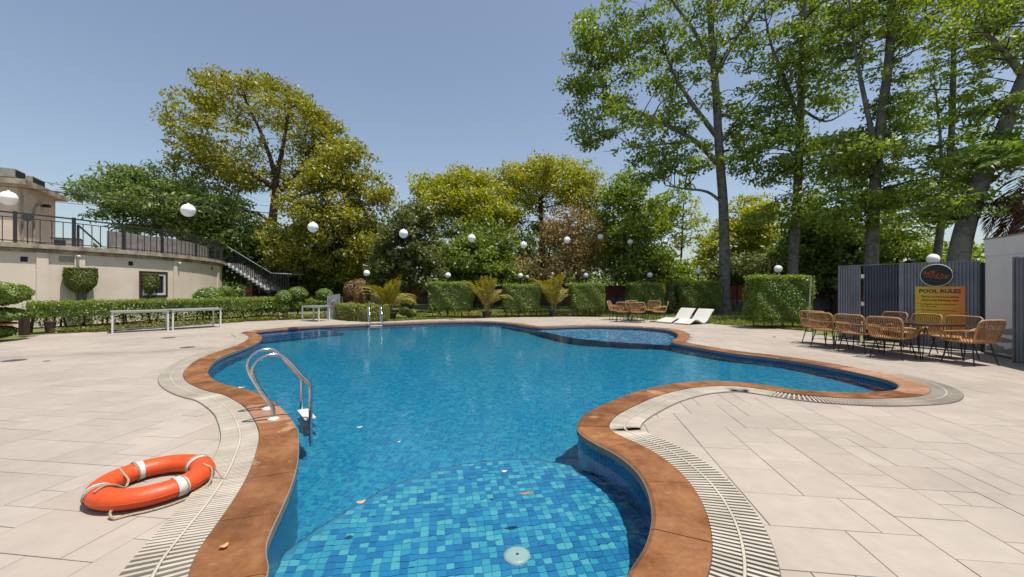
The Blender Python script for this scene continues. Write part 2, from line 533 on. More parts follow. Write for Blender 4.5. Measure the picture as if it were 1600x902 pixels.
def water_material():
    m, t, p, out = new_mat('pool_water')
    t.nodes.remove(p)
    tc = node(t, 'ShaderNodeTexCoord')
    n1 = node(t, 'ShaderNodeTexNoise', _Scale=2.6, _Detail=3.0, _Roughness=0.55)
    n2 = node(t, 'ShaderNodeTexNoise', _Scale=9.0, _Detail=2.0)
    for n in (n1, n2): t.links.new(tc.outputs['Object'], n.inputs['Vector'])
    ad = node(t, 'ShaderNodeMath', operation='MULTIPLY_ADD'); ad.inputs[1].default_value = 0.3
    t.links.new(n2.outputs['Fac'], ad.inputs[0]); t.links.new(n1.outputs['Fac'], ad.inputs[2])
    b = node(t, 'ShaderNodeBump', _Strength=0.12, _Distance=0.06)
    t.links.new(ad.outputs[0], b.inputs['Height'])
    tr = node(t, 'ShaderNodeBsdfRefraction', _Roughness=0.0, _IOR=1.33); tr.inputs['Color'].default_value = (0.78, 0.97, 1.0, 1)
    t.links.new(b.outputs[0], tr.inputs['Normal'])
    gl = node(t, 'ShaderNodeBsdfGlossy', _Roughness=0.03)
    t.links.new(b.outputs[0], gl.inputs['Normal'])
    fr = node(t, 'ShaderNodeFresnel', _IOR=1.33); t.links.new(b.outputs[0], fr.inputs['Normal'])
    mu = node(t, 'ShaderNodeMath', operation='MULTIPLY'); mu.inputs[1].default_value = 0.9
    t.links.new(fr.outputs[0], mu.inputs[0])
    mx = node(t, 'ShaderNodeMixShader')
    t.links.new(mu.outputs[0], mx.inputs[0]); t.links.new(tr.outputs[0], mx.inputs[1]); t.links.new(gl.outputs[0], mx.inputs[2])
    t.links.new(mx.outputs[0], out.inputs[0])
    return m


M['water'] = water_material()
M['white_plastic'] = mat('white_plastic', (0.624, 0.608, 0.56), (0.56, 0.536, 0.48), rough=0.35, scale=3)
M['white_paint'] = mat('white_paint', (0.64, 0.64, 0.624), (0.56, 0.56, 0.536), rough=0.4, scale=5)
M['globe'] = mat('globe_opal', (0.88, 0.88, 0.87), (0.82, 0.82, 0.81), rough=0.25, scale=2)
M['steel'] = mat('stainless_steel', (0.62, 0.62, 0.62), (0.52, 0.52, 0.53), rough=0.16, scale=8, metal=1.0)
M['black_metal'] = mat('black_metal', (0.018, 0.018, 0.019), rough=0.4, scale=10)
M['rail_metal'] = mat('railing_metal', (0.03, 0.032, 0.038), rough=0.5, scale=10)
M['orange'] = mat('lifebuoy_orange', (0.60, 0.072, 0.012), (0.40, 0.055, 0.014), rough=0.45, scale=13, bump=0.12, bscale=45, lo=0.50, hi=0.80, detail=8.0)
M['band'] = mat('reflective_band', (0.592, 0.576, 0.544), (0.44, 0.416, 0.376), rough=0.45, scale=14)
M['rope'] = mat('rope', (0.368, 0.304, 0.208), (0.24, 0.184, 0.12), rough=0.9, scale=60)
M['rattan'] = mat('rattan', (0.376, 0.1978, 0.0816), (0.2707, 0.1236, 0.048), rough=0.55, scale=18, vary=0.16)
M['rattan_rim'] = mat('rattan_rim', (0.4211, 0.2637, 0.1344), (0.3309, 0.1813, 0.0864), rough=0.5, scale=12)
M['table_top'] = mat('dark_table_top', (0.045, 0.03, 0.022), (0.03, 0.02, 0.016), rough=0.22, scale=6)
M['door_sheet'] = mat('dark_door_sheet', (0.085, 0.095, 0.125), (0.06, 0.068, 0.09), rough=0.5, scale=2.2)
M['sheet'] = mat('grey_sheet', (0.235, 0.25, 0.28), (0.17, 0.183, 0.205), rough=0.45, scale=2.2, metal=0.15)
M['cream'] = mat('cream_wall', (0.72, 0.60, 0.50), (0.63, 0.52, 0.43), rough=0.85, scale=1.1, bump=0.12, bscale=25)
def streaked(name, c1, c2, dirt, zs=0.22, lo=0.56, hi=0.74, amt=0.5):
    """plaster with soft vertical rain streaks"""
    m = mat(name, c1, c2, rough=0.85, scale=1.1, bump=0.12, bscale=25)
    t = m.node_tree
    p = t.nodes['Principled BSDF']
    src = p.inputs['Base Color'].links[0].from_socket
    tc = node(t, 'ShaderNodeTexCoord')
    mp = node(t, 'ShaderNodeMapping'); mp.inputs['Scale'].default_value = (3.0, 3.0, zs)
    nz = node(t, 'ShaderNodeTexNoise', _Scale=1.0, _Detail=6.0, _Roughness=0.7)
    t.links.new(tc.outputs['Object'], mp.inputs['Vector']); t.links.new(mp.outputs[0], nz.inputs['Vector'])
    mr = node(t, 'ShaderNodeMapRange'); mr.inputs['From Min'].default_value = lo; mr.inputs['From Max'].default_value = hi; mr.inputs['To Max'].default_value = amt
    t.links.new(nz.outputs['Fac'], mr.inputs['Value'])
    mx = node(t, 'ShaderNodeMix', data_type='RGBA'); mx.inputs[7].default_value = rgb(dirt)
    t.links.new(mr.outputs[0], mx.inputs[0]); t.links.new(src, mx.inputs[6]); t.links.new(mx.outputs[2], p.inputs['Base Color'])
    return m


M['cream'] = streaked('cream_wall', (0.75, 0.63, 0.52), (0.66, 0.55, 0.45), (0.36, 0.28, 0.21))
M['slab'] = mat('stained_slab', (0.416, 0.352, 0.272), (0.216, 0.176, 0.128), rough=0.9, scale=2.4, bump=0.3, bscale=18, lo=0.42, hi=0.62)
M['tower'] = mat('tower_wall', (0.6384, 0.5264, 0.4312), (0.5264, 0.4256, 0.3472), rough=0.9, scale=1.4, bump=0.15, bscale=22)
M['dark'] = mat('dark_opening', (0.02, 0.02, 0.022), rough=0.7)
M['frame_brown'] = mat('dark_frame', (0.045, 0.03, 0.025), rough=0.5)
M['glass'] = mat('dark_glass', (0.03, 0.035, 0.04), rough=0.06, spec=0.7)
M['ac'] = mat('unit_casing', (0.336, 0.312, 0.272), (0.24, 0.224, 0.2), rough=0.6, scale=6)
M['grey_board'] = mat('grey_board', (0.288, 0.288, 0.312), (0.232, 0.232, 0.248), rough=0.5, scale=5)
M['parapet'] = mat('weathered_sheet', (0.272, 0.256, 0.24), (0.176, 0.16, 0.152), rough=0.8, scale=4)
M['terracotta'] = mat('terracotta', (0.40, 0.10, 0.05), (0.30, 0.07, 0.035), rough=0.8)
M['pot'] = mat('dark_pot', (0.05, 0.03, 0.025), (0.035, 0.022, 0.02), rough=0.6)
def scarred_bark():
    m = mat('pale_bark', (0.20, 0.185, 0.172), (0.105, 0.096, 0.088), rough=0.9, scale=3.5, bump=0.5, bscale=16, lo=0.40, hi=0.62)
    t = m.node_tree
    p = t.nodes['Principled BSDF']
    src = p.inputs['Base Color'].links[0].from_socket
    tc = node(t, 'ShaderNodeTexCoord')
    mp = node(t, 'ShaderNodeMapping'); mp.inputs['Scale'].default_value = (1.6, 1.6, 5.5)
    nz = node(t, 'ShaderNodeTexNoise', _Scale=1.0, _Detail=5.0, _Roughness=0.65, _Distortion=0.4)
    t.links.new(tc.outputs['Object'], mp.inputs['Vector']); t.links.new(mp.outputs[0], nz.inputs['Vector'])
    mr = node(t, 'ShaderNodeMapRange'); mr.inputs['From Min'].default_value = 0.60; mr.inputs['From Max'].default_value = 0.68; mr.inputs['To Max'].default_value = 0.75
    t.links.new(nz.outputs['Fac'], mr.inputs['Value'])
    mx = node(t, 'ShaderNodeMix', data_type='RGBA'); mx.inputs[7].default_value = (0.055, 0.047, 0.04, 1)
    t.links.new(mr.outputs[0], mx.inputs[0]); t.links.new(src, mx.inputs[6]); t.links.new(mx.outputs[2], p.inputs['Base Color'])
    return m


M['bark_pale'] = scarred_bark()
M['bark_limb'] = mat('dark_limb_bark', (0.085, 0.072, 0.06), (0.05, 0.042, 0.036), rough=0.95, scale=6, bump=0.4)
M['bark_brown'] = mat('brown_bark', (0.092, 0.056, 0.036), (0.048, 0.0304, 0.0208), rough=0.95, scale=5, bump=0.6, bscale=20)
M['bark_dry'] = mat('dry_twigs', (0.26, 0.16, 0.09), (0.16, 0.09, 0.05), rough=0.95, scale=5)
M['soil'] = mat('soil', (0.15, 0.10, 0.065), (0.09, 0.06, 0.04), rough=1.0, scale=5, bump=0.4)
M['redwall'] = mat('red_wall', (0.20, 0.045, 0.028), (0.13, 0.03, 0.02), rough=0.85, scale=1.6, bump=0.1)
M['stone'] = mat('rubble_stone', (0.21, 0.19, 0.175), (0.10, 0.09, 0.085), rough=0.9, scale=5, bump=0.4, vary=0.3)
M['whitewall'] = mat('white_wall', (0.84, 0.82, 0.78), (0.76, 0.735, 0.69), rough=0.85, scale=1.2, bump=0.08)
M['plaster_patch'] = mat('bare_plaster', (0.40, 0.36, 0.30), (0.28, 0.25, 0.21), rough=0.95, scale=7, bump=0.4, bscale=30)
M['petal'] = mat('petal', (0.6, 0.56, 0.496), (0.48, 0.4, 0.304), rough=0.6, scale=30)
M['dry_leaf'] = mat('dry_leaf', (0.40, 0.20, 0.08), (0.22, 0.10, 0.05), rough=0.7, scale=30)
M['cable'] = mat('black_cable', (0.02, 0.02, 0.02), rough=0.7)
M['wood_post'] = mat('dark_wood', (0.05, 0.028, 0.018), rough=0.8, scale=12)
M['bamboo'] = mat('pale_pole', (0.4, 0.352, 0.272), (0.288, 0.248, 0.184), rough=0.7, scale=14)
M['manhole'] = mat('iron_cover', (0.08, 0.076, 0.072), rough=0.7, scale=12, bump=0.3)

M['lf_hedge'] = leaf_mat('leaf_hedge', [(0.07716, 0.115, 0.01656), (0.1332, 0.2013, 0.02208), (0.2104, 0.2875, 0.03036), (0.3367, 0.4025, 0.069)])
M['lf_bright'] = leaf_mat('leaf_bright_hedge', [(0.075, 0.13, 0.012), (0.12, 0.20, 0.014), (0.18, 0.27, 0.018), (0.28, 0.36, 0.05)])
M['lf_topiary'] = leaf_mat('leaf_topiary', [(0.0945, 0.1071, 0.01764), (0.1638, 0.1954, 0.0252), (0.2394, 0.271, 0.0378), (0.3276, 0.3528, 0.0882)])
M['lf_gold'] = leaf_mat('leaf_golden', [(0.1358, 0.153, 0.0154), (0.2299, 0.2436, 0.0176), (0.3135, 0.3002, 0.0198), (0.418, 0.3796, 0.066)])
M['lf_lime'] = leaf_mat('leaf_lime', [(0.1725, 0.2104, 0.02048), (0.2957, 0.3315, 0.0234), (0.3942, 0.4016, 0.02925), (0.5174, 0.4845, 0.08775)])
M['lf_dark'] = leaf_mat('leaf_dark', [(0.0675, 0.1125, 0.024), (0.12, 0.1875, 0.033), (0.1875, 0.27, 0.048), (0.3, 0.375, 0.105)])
M['lf_tall'] = leaf_mat('leaf_tall', [(0.1026, 0.1631, 0.0216), (0.1795, 0.2622, 0.0297), (0.2565, 0.3402, 0.0405), (0.3591, 0.4253, 0.0945)])
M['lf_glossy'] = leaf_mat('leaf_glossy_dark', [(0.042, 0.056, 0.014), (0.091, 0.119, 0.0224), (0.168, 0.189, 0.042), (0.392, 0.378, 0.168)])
M['lf_dry'] = leaf_mat('leaf_dry', [(0.143, 0.1111, 0.03413), (0.26, 0.1852, 0.0546), (0.364, 0.2519, 0.0819), (0.338, 0.2964, 0.06825)], trans=0.2)
M['lf_palm'] = leaf_mat('leaf_palm', [(0.13, 0.145, 0.014), (0.24, 0.22, 0.018), (0.34, 0.27, 0.022), (0.42, 0.31, 0.03)])
M['lf_palmdry'] = leaf_mat('leaf_palm_dry', [(0.05, 0.014, 0.01), (0.085, 0.022, 0.014), (0.12, 0.035, 0.02), (0.16, 0.05, 0.025)], trans=0.15)
M['lf_rust'] = leaf_mat('leaf_rust', [(0.15, 0.08, 0.03), (0.26, 0.13, 0.045), (0.25, 0.17, 0.04), (0.32, 0.2, 0.07)])
M['lf_grass'] = leaf_mat('leaf_grass', [(0.1, 0.13, 0.015), (0.16, 0.19, 0.02), (0.21, 0.24, 0.025), (0.27, 0.27, 0.035)])
M['lf_flower'] = leaf_mat('petals_pale', [(0.65, 0.60, 0.55), (0.55, 0.40, 0.40), (0.70, 0.65, 0.6)])
M['lf_sunlit_young'] = leaf_mat('leaf_sunlit_young', [(0.12, 0.19, 0.012), (0.19, 0.27, 0.014), (0.25, 0.33, 0.02), (0.33, 0.36, 0.03)])  # young shoots, tinted lighter to paint sunlight onto the hedge tops


# ------------------------------------------------------------------ the ground plan of the pool
EDGE_PX = [(418, 901), (410, 870), (412, 852), (421, 830), (434, 803), (450, 767), (461, 732), (464.5, 700), (463, 676), (456, 660), (445, 646),
           (432, 633), (414, 622), (389, 611), (365, 606), (346, 600), (333, 594), (325, 587), (323, 580), (328, 571), (338, 562), (354, 554),
           (373, 547), (389, 541), (402, 535), (408, 529), (407, 525), (399, 521.5), (396, 519.8), (410, 517.3), (430, 515.5), (472, 512), (532, 509), (600, 506.3),
           (671, 503.8), (724, 502.8), (767, 503.6), (799, 506.2), (820, 509.6), (840, 511.6), (870, 511.2), (905, 510), (937, 510), (1000, 512),
           (1040, 515.5), (1056, 520), (1060, 525), (1054, 531), (1049, 534.5), (1060, 537.8), (1100, 545), (1150, 553), (1200, 558.5), (1255, 566.5),
           (1311, 577), (1352, 585.8), (1386, 594), (1402, 600), (1406, 605), (1398, 611), (1371, 614), (1312, 615), (1248, 611), (1206, 605), (1163, 599.5),
           (1121, 597), (1085, 598), (1046, 602), (997, 613), (952, 630), (921, 645), (906, 659), (903, 669), (908, 679), (929, 693), (959, 708),
           (986, 727), (1005, 749), (1016, 772), (1022, 799), (1021, 825), (1014, 852), (1001, 878), (984, 899)]
edge = [G(*p) for p in EDGE_PX] + [Vector((0.46, 1.72, 0)), Vector((0.22, 1.40, 0)), Vector((-0.2, 1.22, 0)), Vector((-0.66, 1.28, 0)), Vector((-1.0, 1.55, 0)), Vector((-1.17, 1.8, 0))]
fine = smooth_path(edge, 8, True)


def resample(P, step, closed=True):
    P = np.array([(p[0], p[1]) for p in P])
    Q = np.vstack([P, P[:1]]) if closed else P
    d = np.r_[0, np.cumsum(np.hypot(*np.diff(Q, axis=0).T))]
    n = int(round(d[-1] / step))
    s = np.linspace(0, d[-1], n + 1)
    if closed: s = s[:-1]
    return np.c_[np.interp(s, d, Q[:, 0]), np.interp(s, d, Q[:, 1])], d[-1]


POOL, PERIM = resample(fine, 0.05)
for _ in range(4):
    POOL = 0.25 * np.roll(POOL, 1, 0) + 0.5 * POOL + 0.25 * np.roll(POOL, -1, 0)
NP_ = len(POOL)
tan = np.roll(POOL, -1, 0) - np.roll(POOL, 1, 0)
tan /= np.linalg.norm(tan, axis=1)[:, None]
area = 0.5 * np.sum(POOL[:, 0] * np.roll(POOL[:, 1], -1) - np.roll(POOL[:, 0], -1) * POOL[:, 1])
OUT = np.c_[tan[:, 1], -tan[:, 0]] * (1 if area > 0 else -1)     # outward normals


def reach(d, steps=40):
    """how far each edge point can go outwards before another part of the edge is nearer (a mitre in tight bends)"""
    ok = np.ones(NP_, bool)
    t = np.zeros(NP_)
    for k in range(1, steps + 1):
        r = d * k / steps
        q = POOL + OUT * r
        dm = np.sqrt(((q[:, None, :] - POOL[None, :, :]) ** 2).sum(2)).min(1)
        ok &= dm > r - 0.012
        t[ok] = r
    return t


T_FULL = reach(0.70)


def off(i, d):
    i %= NP_
    return POOL[i] + OUT[i] * min(d, T_FULL[i])


def in_poly(pts, poly):
    pts, poly = np.asarray(pts, float), np.asarray(poly, float)
    x, y = pts[:, 0], pts[:, 1]
    inside = np.zeros(len(pts), bool)
    x1, y1 = poly[:, 0], poly[:, 1]
    x2, y2 = np.roll(x1, -1), np.roll(y1, -1)
    for a, b, c, d in zip(x1, y1, x2, y2):
        if b == d: continue
        hit = ((b > y) != (d > y)) & (x < (c - a) * (y - b) / (d - b) + a)
        inside ^= hit
    return inside


def dist_poly(pts, poly):
    pts = np.asarray(pts, float)
    out = np.empty(len(pts))
    for k in range(0, len(pts), 4000):
        out[k:k + 4000] = np.sqrt(((pts[k:k + 4000, None, :] - poly[None]) ** 2).sum(2).min(1))
    return out


def arc_index(px, py):
    g = G(px, py)
    return int(((POOL - np.array([g.x, g.y])) ** 2).sum(1).argmin())


def flat_with_hole(name, outer, holes, z, m):
    polys = [[Vector((p[0], p[1], 0)) for p in outer]] + [[Vector((p[0], p[1], 0)) for p in h] for h in holes]
    tri = tessellate_polygon(polys)
    vs = [Vector((p.x, p.y, z)) for q in polys for p in q]
    fs = []
    for a, b, c in tri:
        n = (vs[b] - vs[a]).cross(vs[c] - vs[a])
        if n.length < 1e-10: continue
        fs.append((a, b, c) if n.z > 0 else (a, c, b))
    mb = MB().add(vs, fs)
    return mb.build(name, m)


DECK = [(-24, -5), (-24, 8.6)] + [tuple(G(*p)[:2]) for p in
        [(-20, 538), (68, 522), (172, 518), (260, 512), (330, 506.5), (385, 502.5), (432, 500.3), (475, 498.8), (532, 497.3), (572, 503), (606, 502), (650, 499.6), (700, 498),
         (750, 496.8), (830, 495.2), (900, 494.6), (960, 495.2), (1020, 498), (1120, 506.5), (1200, 512.3), (1262, 517)]] + [(9.15, 11.55), (10.75, 8.9), (26, 8.2), (26, -5)]

# ------------------------------------------------------------------ ground, deck, basin, water
half = 900
gsheet = flat_with_hole('lawn', [(-half, -half), (half, -half), (half, half), (-half, half)], [DECK], -0.045, None)
m_, t_, p_, o_ = new_mat('lawn_turf')
tc = node(t_, 'ShaderNodeTexCoord')
na = node(t_, 'ShaderNodeTexNoise', _Scale=0.35, _Detail=5.0); nb = node(t_, 'ShaderNodeTexNoise', _Scale=30.0, _Detail=3.0)
for n in (na, nb): t_.links.new(tc.outputs['Object'], n.inputs['Vector'])
cr = node(t_, 'ShaderNodeValToRGB')
cr.color_ramp.elements[0].position, cr.color_ramp.elements[0].color = 0.3, (0.085, 0.095, 0.02, 1)
cr.color_ramp.elements[1].position, cr.color_ramp.elements[1].color = 0.7, (0.13, 0.165, 0.025, 1)
t_.links.new(na.outputs['Fac'], cr.inputs[0])
mr = node(t_, 'ShaderNodeMapRange'); mr.inputs['To Min'].default_value = 0.55; mr.inputs['To Max'].default_value = 1.4
t_.links.new(nb.outputs['Fac'], mr.inputs['Value'])
hv = node(t_, 'ShaderNodeHueSaturation'); t_.links.new(mr.outputs[0], hv.inputs['Value']); t_.links.new(cr.outputs[0], hv.inputs['Color'])
t_.links.new(hv.outputs[0], p_.inputs['Base Color'])
p_.inputs['Roughness'].default_value = 0.95
gsheet.data.materials.append(m_)
tag(gsheet, kind='structure')

mid_ring = [tuple(off(i, 0.17)) for i in range(0, NP_, 2)]
base = flat_with_hole('deck_bed', DECK, [mid_ring], -0.010, M['grout'])
tag(base, kind='structure')

# basin walls with u along the edge and v down, so the small tiles run round the bends
Z_DEEP, Z_LEDGE, Z_KID, Z_WATER = -1.25, -0.60, -0.40, -0.07
vs, fs = [], []
for i in range(NP_):
    x, y = POOL[i]
    vs += [(x, y, 0.0), (x, y, Z_DEEP - 0.05)]
for i in range(NP_):
    j = (i + 1) % NP_
    fs.append((2 * i, 2 * i + 1, 2 * j + 1, 2 * j))
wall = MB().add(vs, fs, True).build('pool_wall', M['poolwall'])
uv = wall.data.uv_layers.new(name='UVMap')
for k, pol in enumerate(wall.data.polygons):
    u0, u1 = k * 0.05, (k + 1) * 0.05
    for li, (u, v) in zip(pol.loop_indices, ((u0, 0), (u0, Z_DEEP - 0.05), (u1, Z_DEEP - 0.05), (u1, 0))):
        uv.data[li].uv = (u, v)
tag(wall, kind='structure')
deep = MB()
vs, fs = [], []
for x, zz in ((-9, 0), (1.8, 0), (5.2, 0.62), (10, 0.66)):          # the right arm rises to a shallow end
    vs += [(x, 0.4, Z_DEEP + zz), (x, 19.5, Z_DEEP + zz)]
for i in range(3): fs.append((2 * i, 2 * i + 2, 2 * i + 3, 2 * i + 1))
deep = deep.add(vs, fs).build('pool_floor', M['deep'])
tag(deep, kind='structure')


def PZ(x, y, z):
    """where a pixel's ray lands on a plane under the water, bent at the surface"""
    if z >= Z_WATER: return G(x, y, z)
    p = G(x, y, Z_WATER)
    hd = Vector((p.x, p.y, 0)).normalized()
    dn = H - Z_WATER
    si = p.xy.length / sqrt(p.xy.length_squared + dn * dn)
    st = si / 1.33
    q = Vector((p.x, p.y, 0)) + hd * ((Z_WATER - z) * st / sqrt(1 - st * st))
    return Vector((q.x, q.y, z))


arc = smooth_path([PZ(436, 880, Z_LEDGE), PZ(452, 858, Z_LEDGE), PZ(520, 812, Z_LEDGE), PZ(600, 766, Z_LEDGE), PZ(700, 730, Z_LEDGE), PZ(800, 717, Z_LEDGE),
                   PZ(880, 725, Z_LEDGE), PZ(950, 752, Z_LEDGE), PZ(1010, 800, Z_LEDGE)], 6)
arc = [(-2.6, 2.0)] + [(p.x, p.y) for p in arc] + [(2.2, 3.4)]
ledge_poly = arc + [(2.2, 0.6), (-2.6, 0.6)]
ledge = MB().prism(ledge_poly, Z_DEEP - 0.02, Z_LEDGE - 0.006).build('pool_ledge', M['mgrout'])
tag(ledge, kind='structure')
rise = MB()
for a, b in zip(arc[:-1], arc[1:]):
    d = Vector((b[0] - a[0], b[1] - a[1], 0)).normalized()
    nrm = Vector((-d.y, d.x, 0)) * 0.004
    rise.add([(a[0] + nrm.x, a[1] + nrm.y, Z_LEDGE - 0.001), (b[0] + nrm.x, b[1] + nrm.y, Z_LEDGE - 0.001), (b[0] + nrm.x, b[1] + nrm.y, Z_DEEP), (a[0] + nrm.x, a[1] + nrm.y, Z_DEEP)], [(3, 2, 1, 0)], True)
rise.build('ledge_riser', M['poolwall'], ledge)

# the mosaic tiles of the shallow ledge, one by one
pitch, th = 0.057, 0.17
g = np.arange(-70, 71)
U, V = np.meshgrid(g, g)
cxy = np.c_[(U * cos(th) - V * sin(th)).ravel(), (U * sin(th) + V * cos(th)).ravel()] * pitch + np.array([0.0, 3.0])
keep = (cxy[:, 0] > -2) & (cxy[:, 0] < 1.8) & (cxy[:, 1] > 1.1) & (cxy[:, 1] < 4.6)
cxy = cxy[keep]
cs = np.array([(cos(th) - sin(th), sin(th) + cos(th)), (cos(th) + sin(th), sin(th) - cos(th))]) * pitch / 2
ok = in_poly(cxy, ledge_poly) & in_poly(cxy + cs[0], ledge_poly) & in_poly(cxy - cs[0], ledge_poly) & in_poly(cxy + cs[1], ledge_poly) & in_poly(cxy - cs[1], ledge_poly)
ok &= in_poly(cxy, POOL) | (dist_poly(cxy, POOL) < 0.06)
cxy = cxy[ok]
vis = (cxy[:, 1] > PZ(800, 902, Z_LEDGE).y + 0.02) & in_poly(cxy, POOL)
order = np.argsort(np.where(vis, cxy[:, 1], 99) + 0.05 * np.abs(cxy[:, 0]))
tile_me = MB().box(-0.0262, -0.0262, -0.006, 0.0262, 0.0262, 0.0, Matrix.Rotation(th, 4, 'Z')).mesh('mosaic_tile', M['tile_obj'])
for k in order[:300]:
    o = bpy.data.objects.new('mosaic_tile', tile_me)
    o.location = (cxy[k, 0], cxy[k, 1], Z_LEDGE)
    link(o, ledge)
rest = cxy[order[300:]]
bv = np.array([v.co[:] for v in tile_me.vertices])
bf = np.array([p.vertices[:] for p in tile_me.polygons])
Vr = (bv[None] + np.c_[rest, np.full(len(rest), Z_LEDGE)][:, None, :]).reshape(-1, 3)
Fr = (bf[None] + (np.arange(len(rest)) * 8)[:, None, None]).reshape(-1, 4)
o = link(bpy.data.objects.new('mosaic_tiles', np_mesh('mosaic_tiles', Vr, Fr, M['tile_isl'])), ledge)
tag(o, kind='stuff')

# paddling pool floor, a shelf behind a low wall
kl = smooth_path([PZ(800, 506, Z_WATER), PZ(826, 513, Z_WATER), PZ(860, 521, Z_WATER), PZ(905, 529.5, Z_WATER), PZ(975, 535.5, Z_WATER), PZ(1050, 540, Z_WATER), PZ(1120, 545, Z_WATER)], 6)
kl = [(p.x, p.y) for p in kl]
kidp = MB().prism(kl + [(8.5, 13.0), (6.5, 19), (0.0, 19)], Z_DEEP - 0.03, Z_KID).build('paddling_floor', M['kid'])
tag(kidp, kind='structure')
lip = MB()
for a, b in zip(kl[:-1], kl[1:]):
    d = Vector((b[0] - a[0], b[1] - a[1], 0)).normalized()
    n_ = Vector((-d.y, d.x, 0))
    q = [Vector((a[0], a[1], 0)) - n_ * 0.05, Vector((b[0], b[1], 0)) - n_ * 0.05, Vector((b[0], b[1], 0)) + n_ * 0.04, Vector((a[0], a[1], 0)) + n_ * 0.04]
    lip.add([(p.x, p.y, Z_WATER - 0.02) for p in q], [(0, 1, 2, 3)])
    lip.add([(q[0].x, q[0].y, Z_WATER - 0.02), (q[1].x, q[1].y, Z_WATER - 0.02), (q[1].x, q[1].y, Z_DEEP), (q[0].x, q[0].y, Z_DEEP)], [(3, 2, 1, 0)])
    lip.add([(q[3].x, q[3].y, Z_WATER - 0.02), (q[2].x, q[2].y, Z_WATER - 0.02), (q[2].x, q[2].y, Z_KID), (q[3].x, q[3].y, Z_KID)], [(0, 1, 2, 3)])
lip.build('divider_wall', M['navytile'], kidp)

# steps down at the far left end
stp = MB()
g0, g1 = G(402, 521), G(520, 511)
dv = (g1 - g0).normalized(); nv = Vector((dv.y, -dv.x, 0))
for k in range(3):
    a, b = g0 - dv * 0.3, g0 + dv * 2.3
    w0 = 0.32 * (k + 1) + 0.1
    z1 = -0.24 - 0.22 * k
    poly = [a + nv * -0.4, b + nv * -0.4, b + nv * w0, a + nv * w0]
    stp.prism([(p.x, p.y) for p in poly], Z_DEEP - 0.01 - 0.01 * k, z1)
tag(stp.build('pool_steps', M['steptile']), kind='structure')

water = flat_with_hole('water', [tuple(p) for p in POOL[::2]], [], Z_WATER, M['water'])
tag(water, kind='structure')

# ------------------------------------------------------------------ coping stones
coping = thing('pool_coping', None, None)
tag(coping, kind='structure')
per = 12
n_st = NP_ // per
lens = [int(round(k * NP_ / n_st)) for k in range(n_st + 1)]
for k in range(n_st):
    a, b = lens[k], lens[k + 1]
    mb = MB()
    vs = []
    cnt = b - a + 1
    zt = 0.020 + random.uniform(-0.0012, 0.0012)
    for i in range(a, b + 1):
        sh = 0.0025 if i == a else (-0.0025 if i == b else 0)
        ii = i % NP_
        dx = tan[ii] * sh
        pi_, po = off(i, 0.0) - OUT[ii] * 0.008 + dx, off(i, 0.305) + dx
        pm = off(i, 0.012) + dx
        vs += [(pi_[0], pi_[1], -0.045), (pi_[0], pi_[1], zt - 0.012), (pm[0], pm[1], zt), (po[0], po[1], zt), (po[0], po[1], -0.04)]
    fs = []
    for j in range(cnt - 1):
        for c in range(4):
            fs.append((j * 5 + c, j * 5 + c + 1, (j + 1) * 5 + c + 1, (j + 1) * 5 + c))
    if area > 0: fs = [f[::-1] for f in fs]
    fs += [(0, 1, 2, 3, 4), tuple((cnt - 1) * 5 + c for c in (4, 3, 2, 1, 0))]
    mb.add(vs, fs)
    mb.build('coping_stone', M['coping'], coping)
# pale grout line along the rim
rim = MB()
vs, fs = [], []
for i in range(NP_):
    a, b = off(i, -0.0) - OUT[i] * 0.014, off(i, 0.0) - OUT[i] * 0.0085
    vs += [(a[0], a[1], -0.05), (a[0], a[1], 0.004), (b[0], b[1], 0.009)]
for i in range(NP_):
    j = (i + 1) % NP_
    fs += [(3 * i, 3 * i + 1, 3 * j + 1, 3 * j), (3 * i + 1, 3 * i + 2, 3 * j + 2, 3 * j + 1)]
rim.add(vs, fs).build('rim_line', M['rimgrout'], coping)

# ------------------------------------------------------------------ drain gratings, slat by slat
cum = np.arange(NP_) * (PERIM / NP_)


def edge_at(s):
    """edge point, outward normal and reach at arc length s"""
    f = (s / PERIM * NP_) % NP_
    i = int(f); u = f - i; j = (i + 1) % NP_
    n = OUT[i] * (1 - u) + OUT[j] * u
    return POOL[i] * (1 - u) + POOL[j] * u, n / np.linalg.norm(n), T_FULL[i] * (1 - u) + T_FULL[j] * u


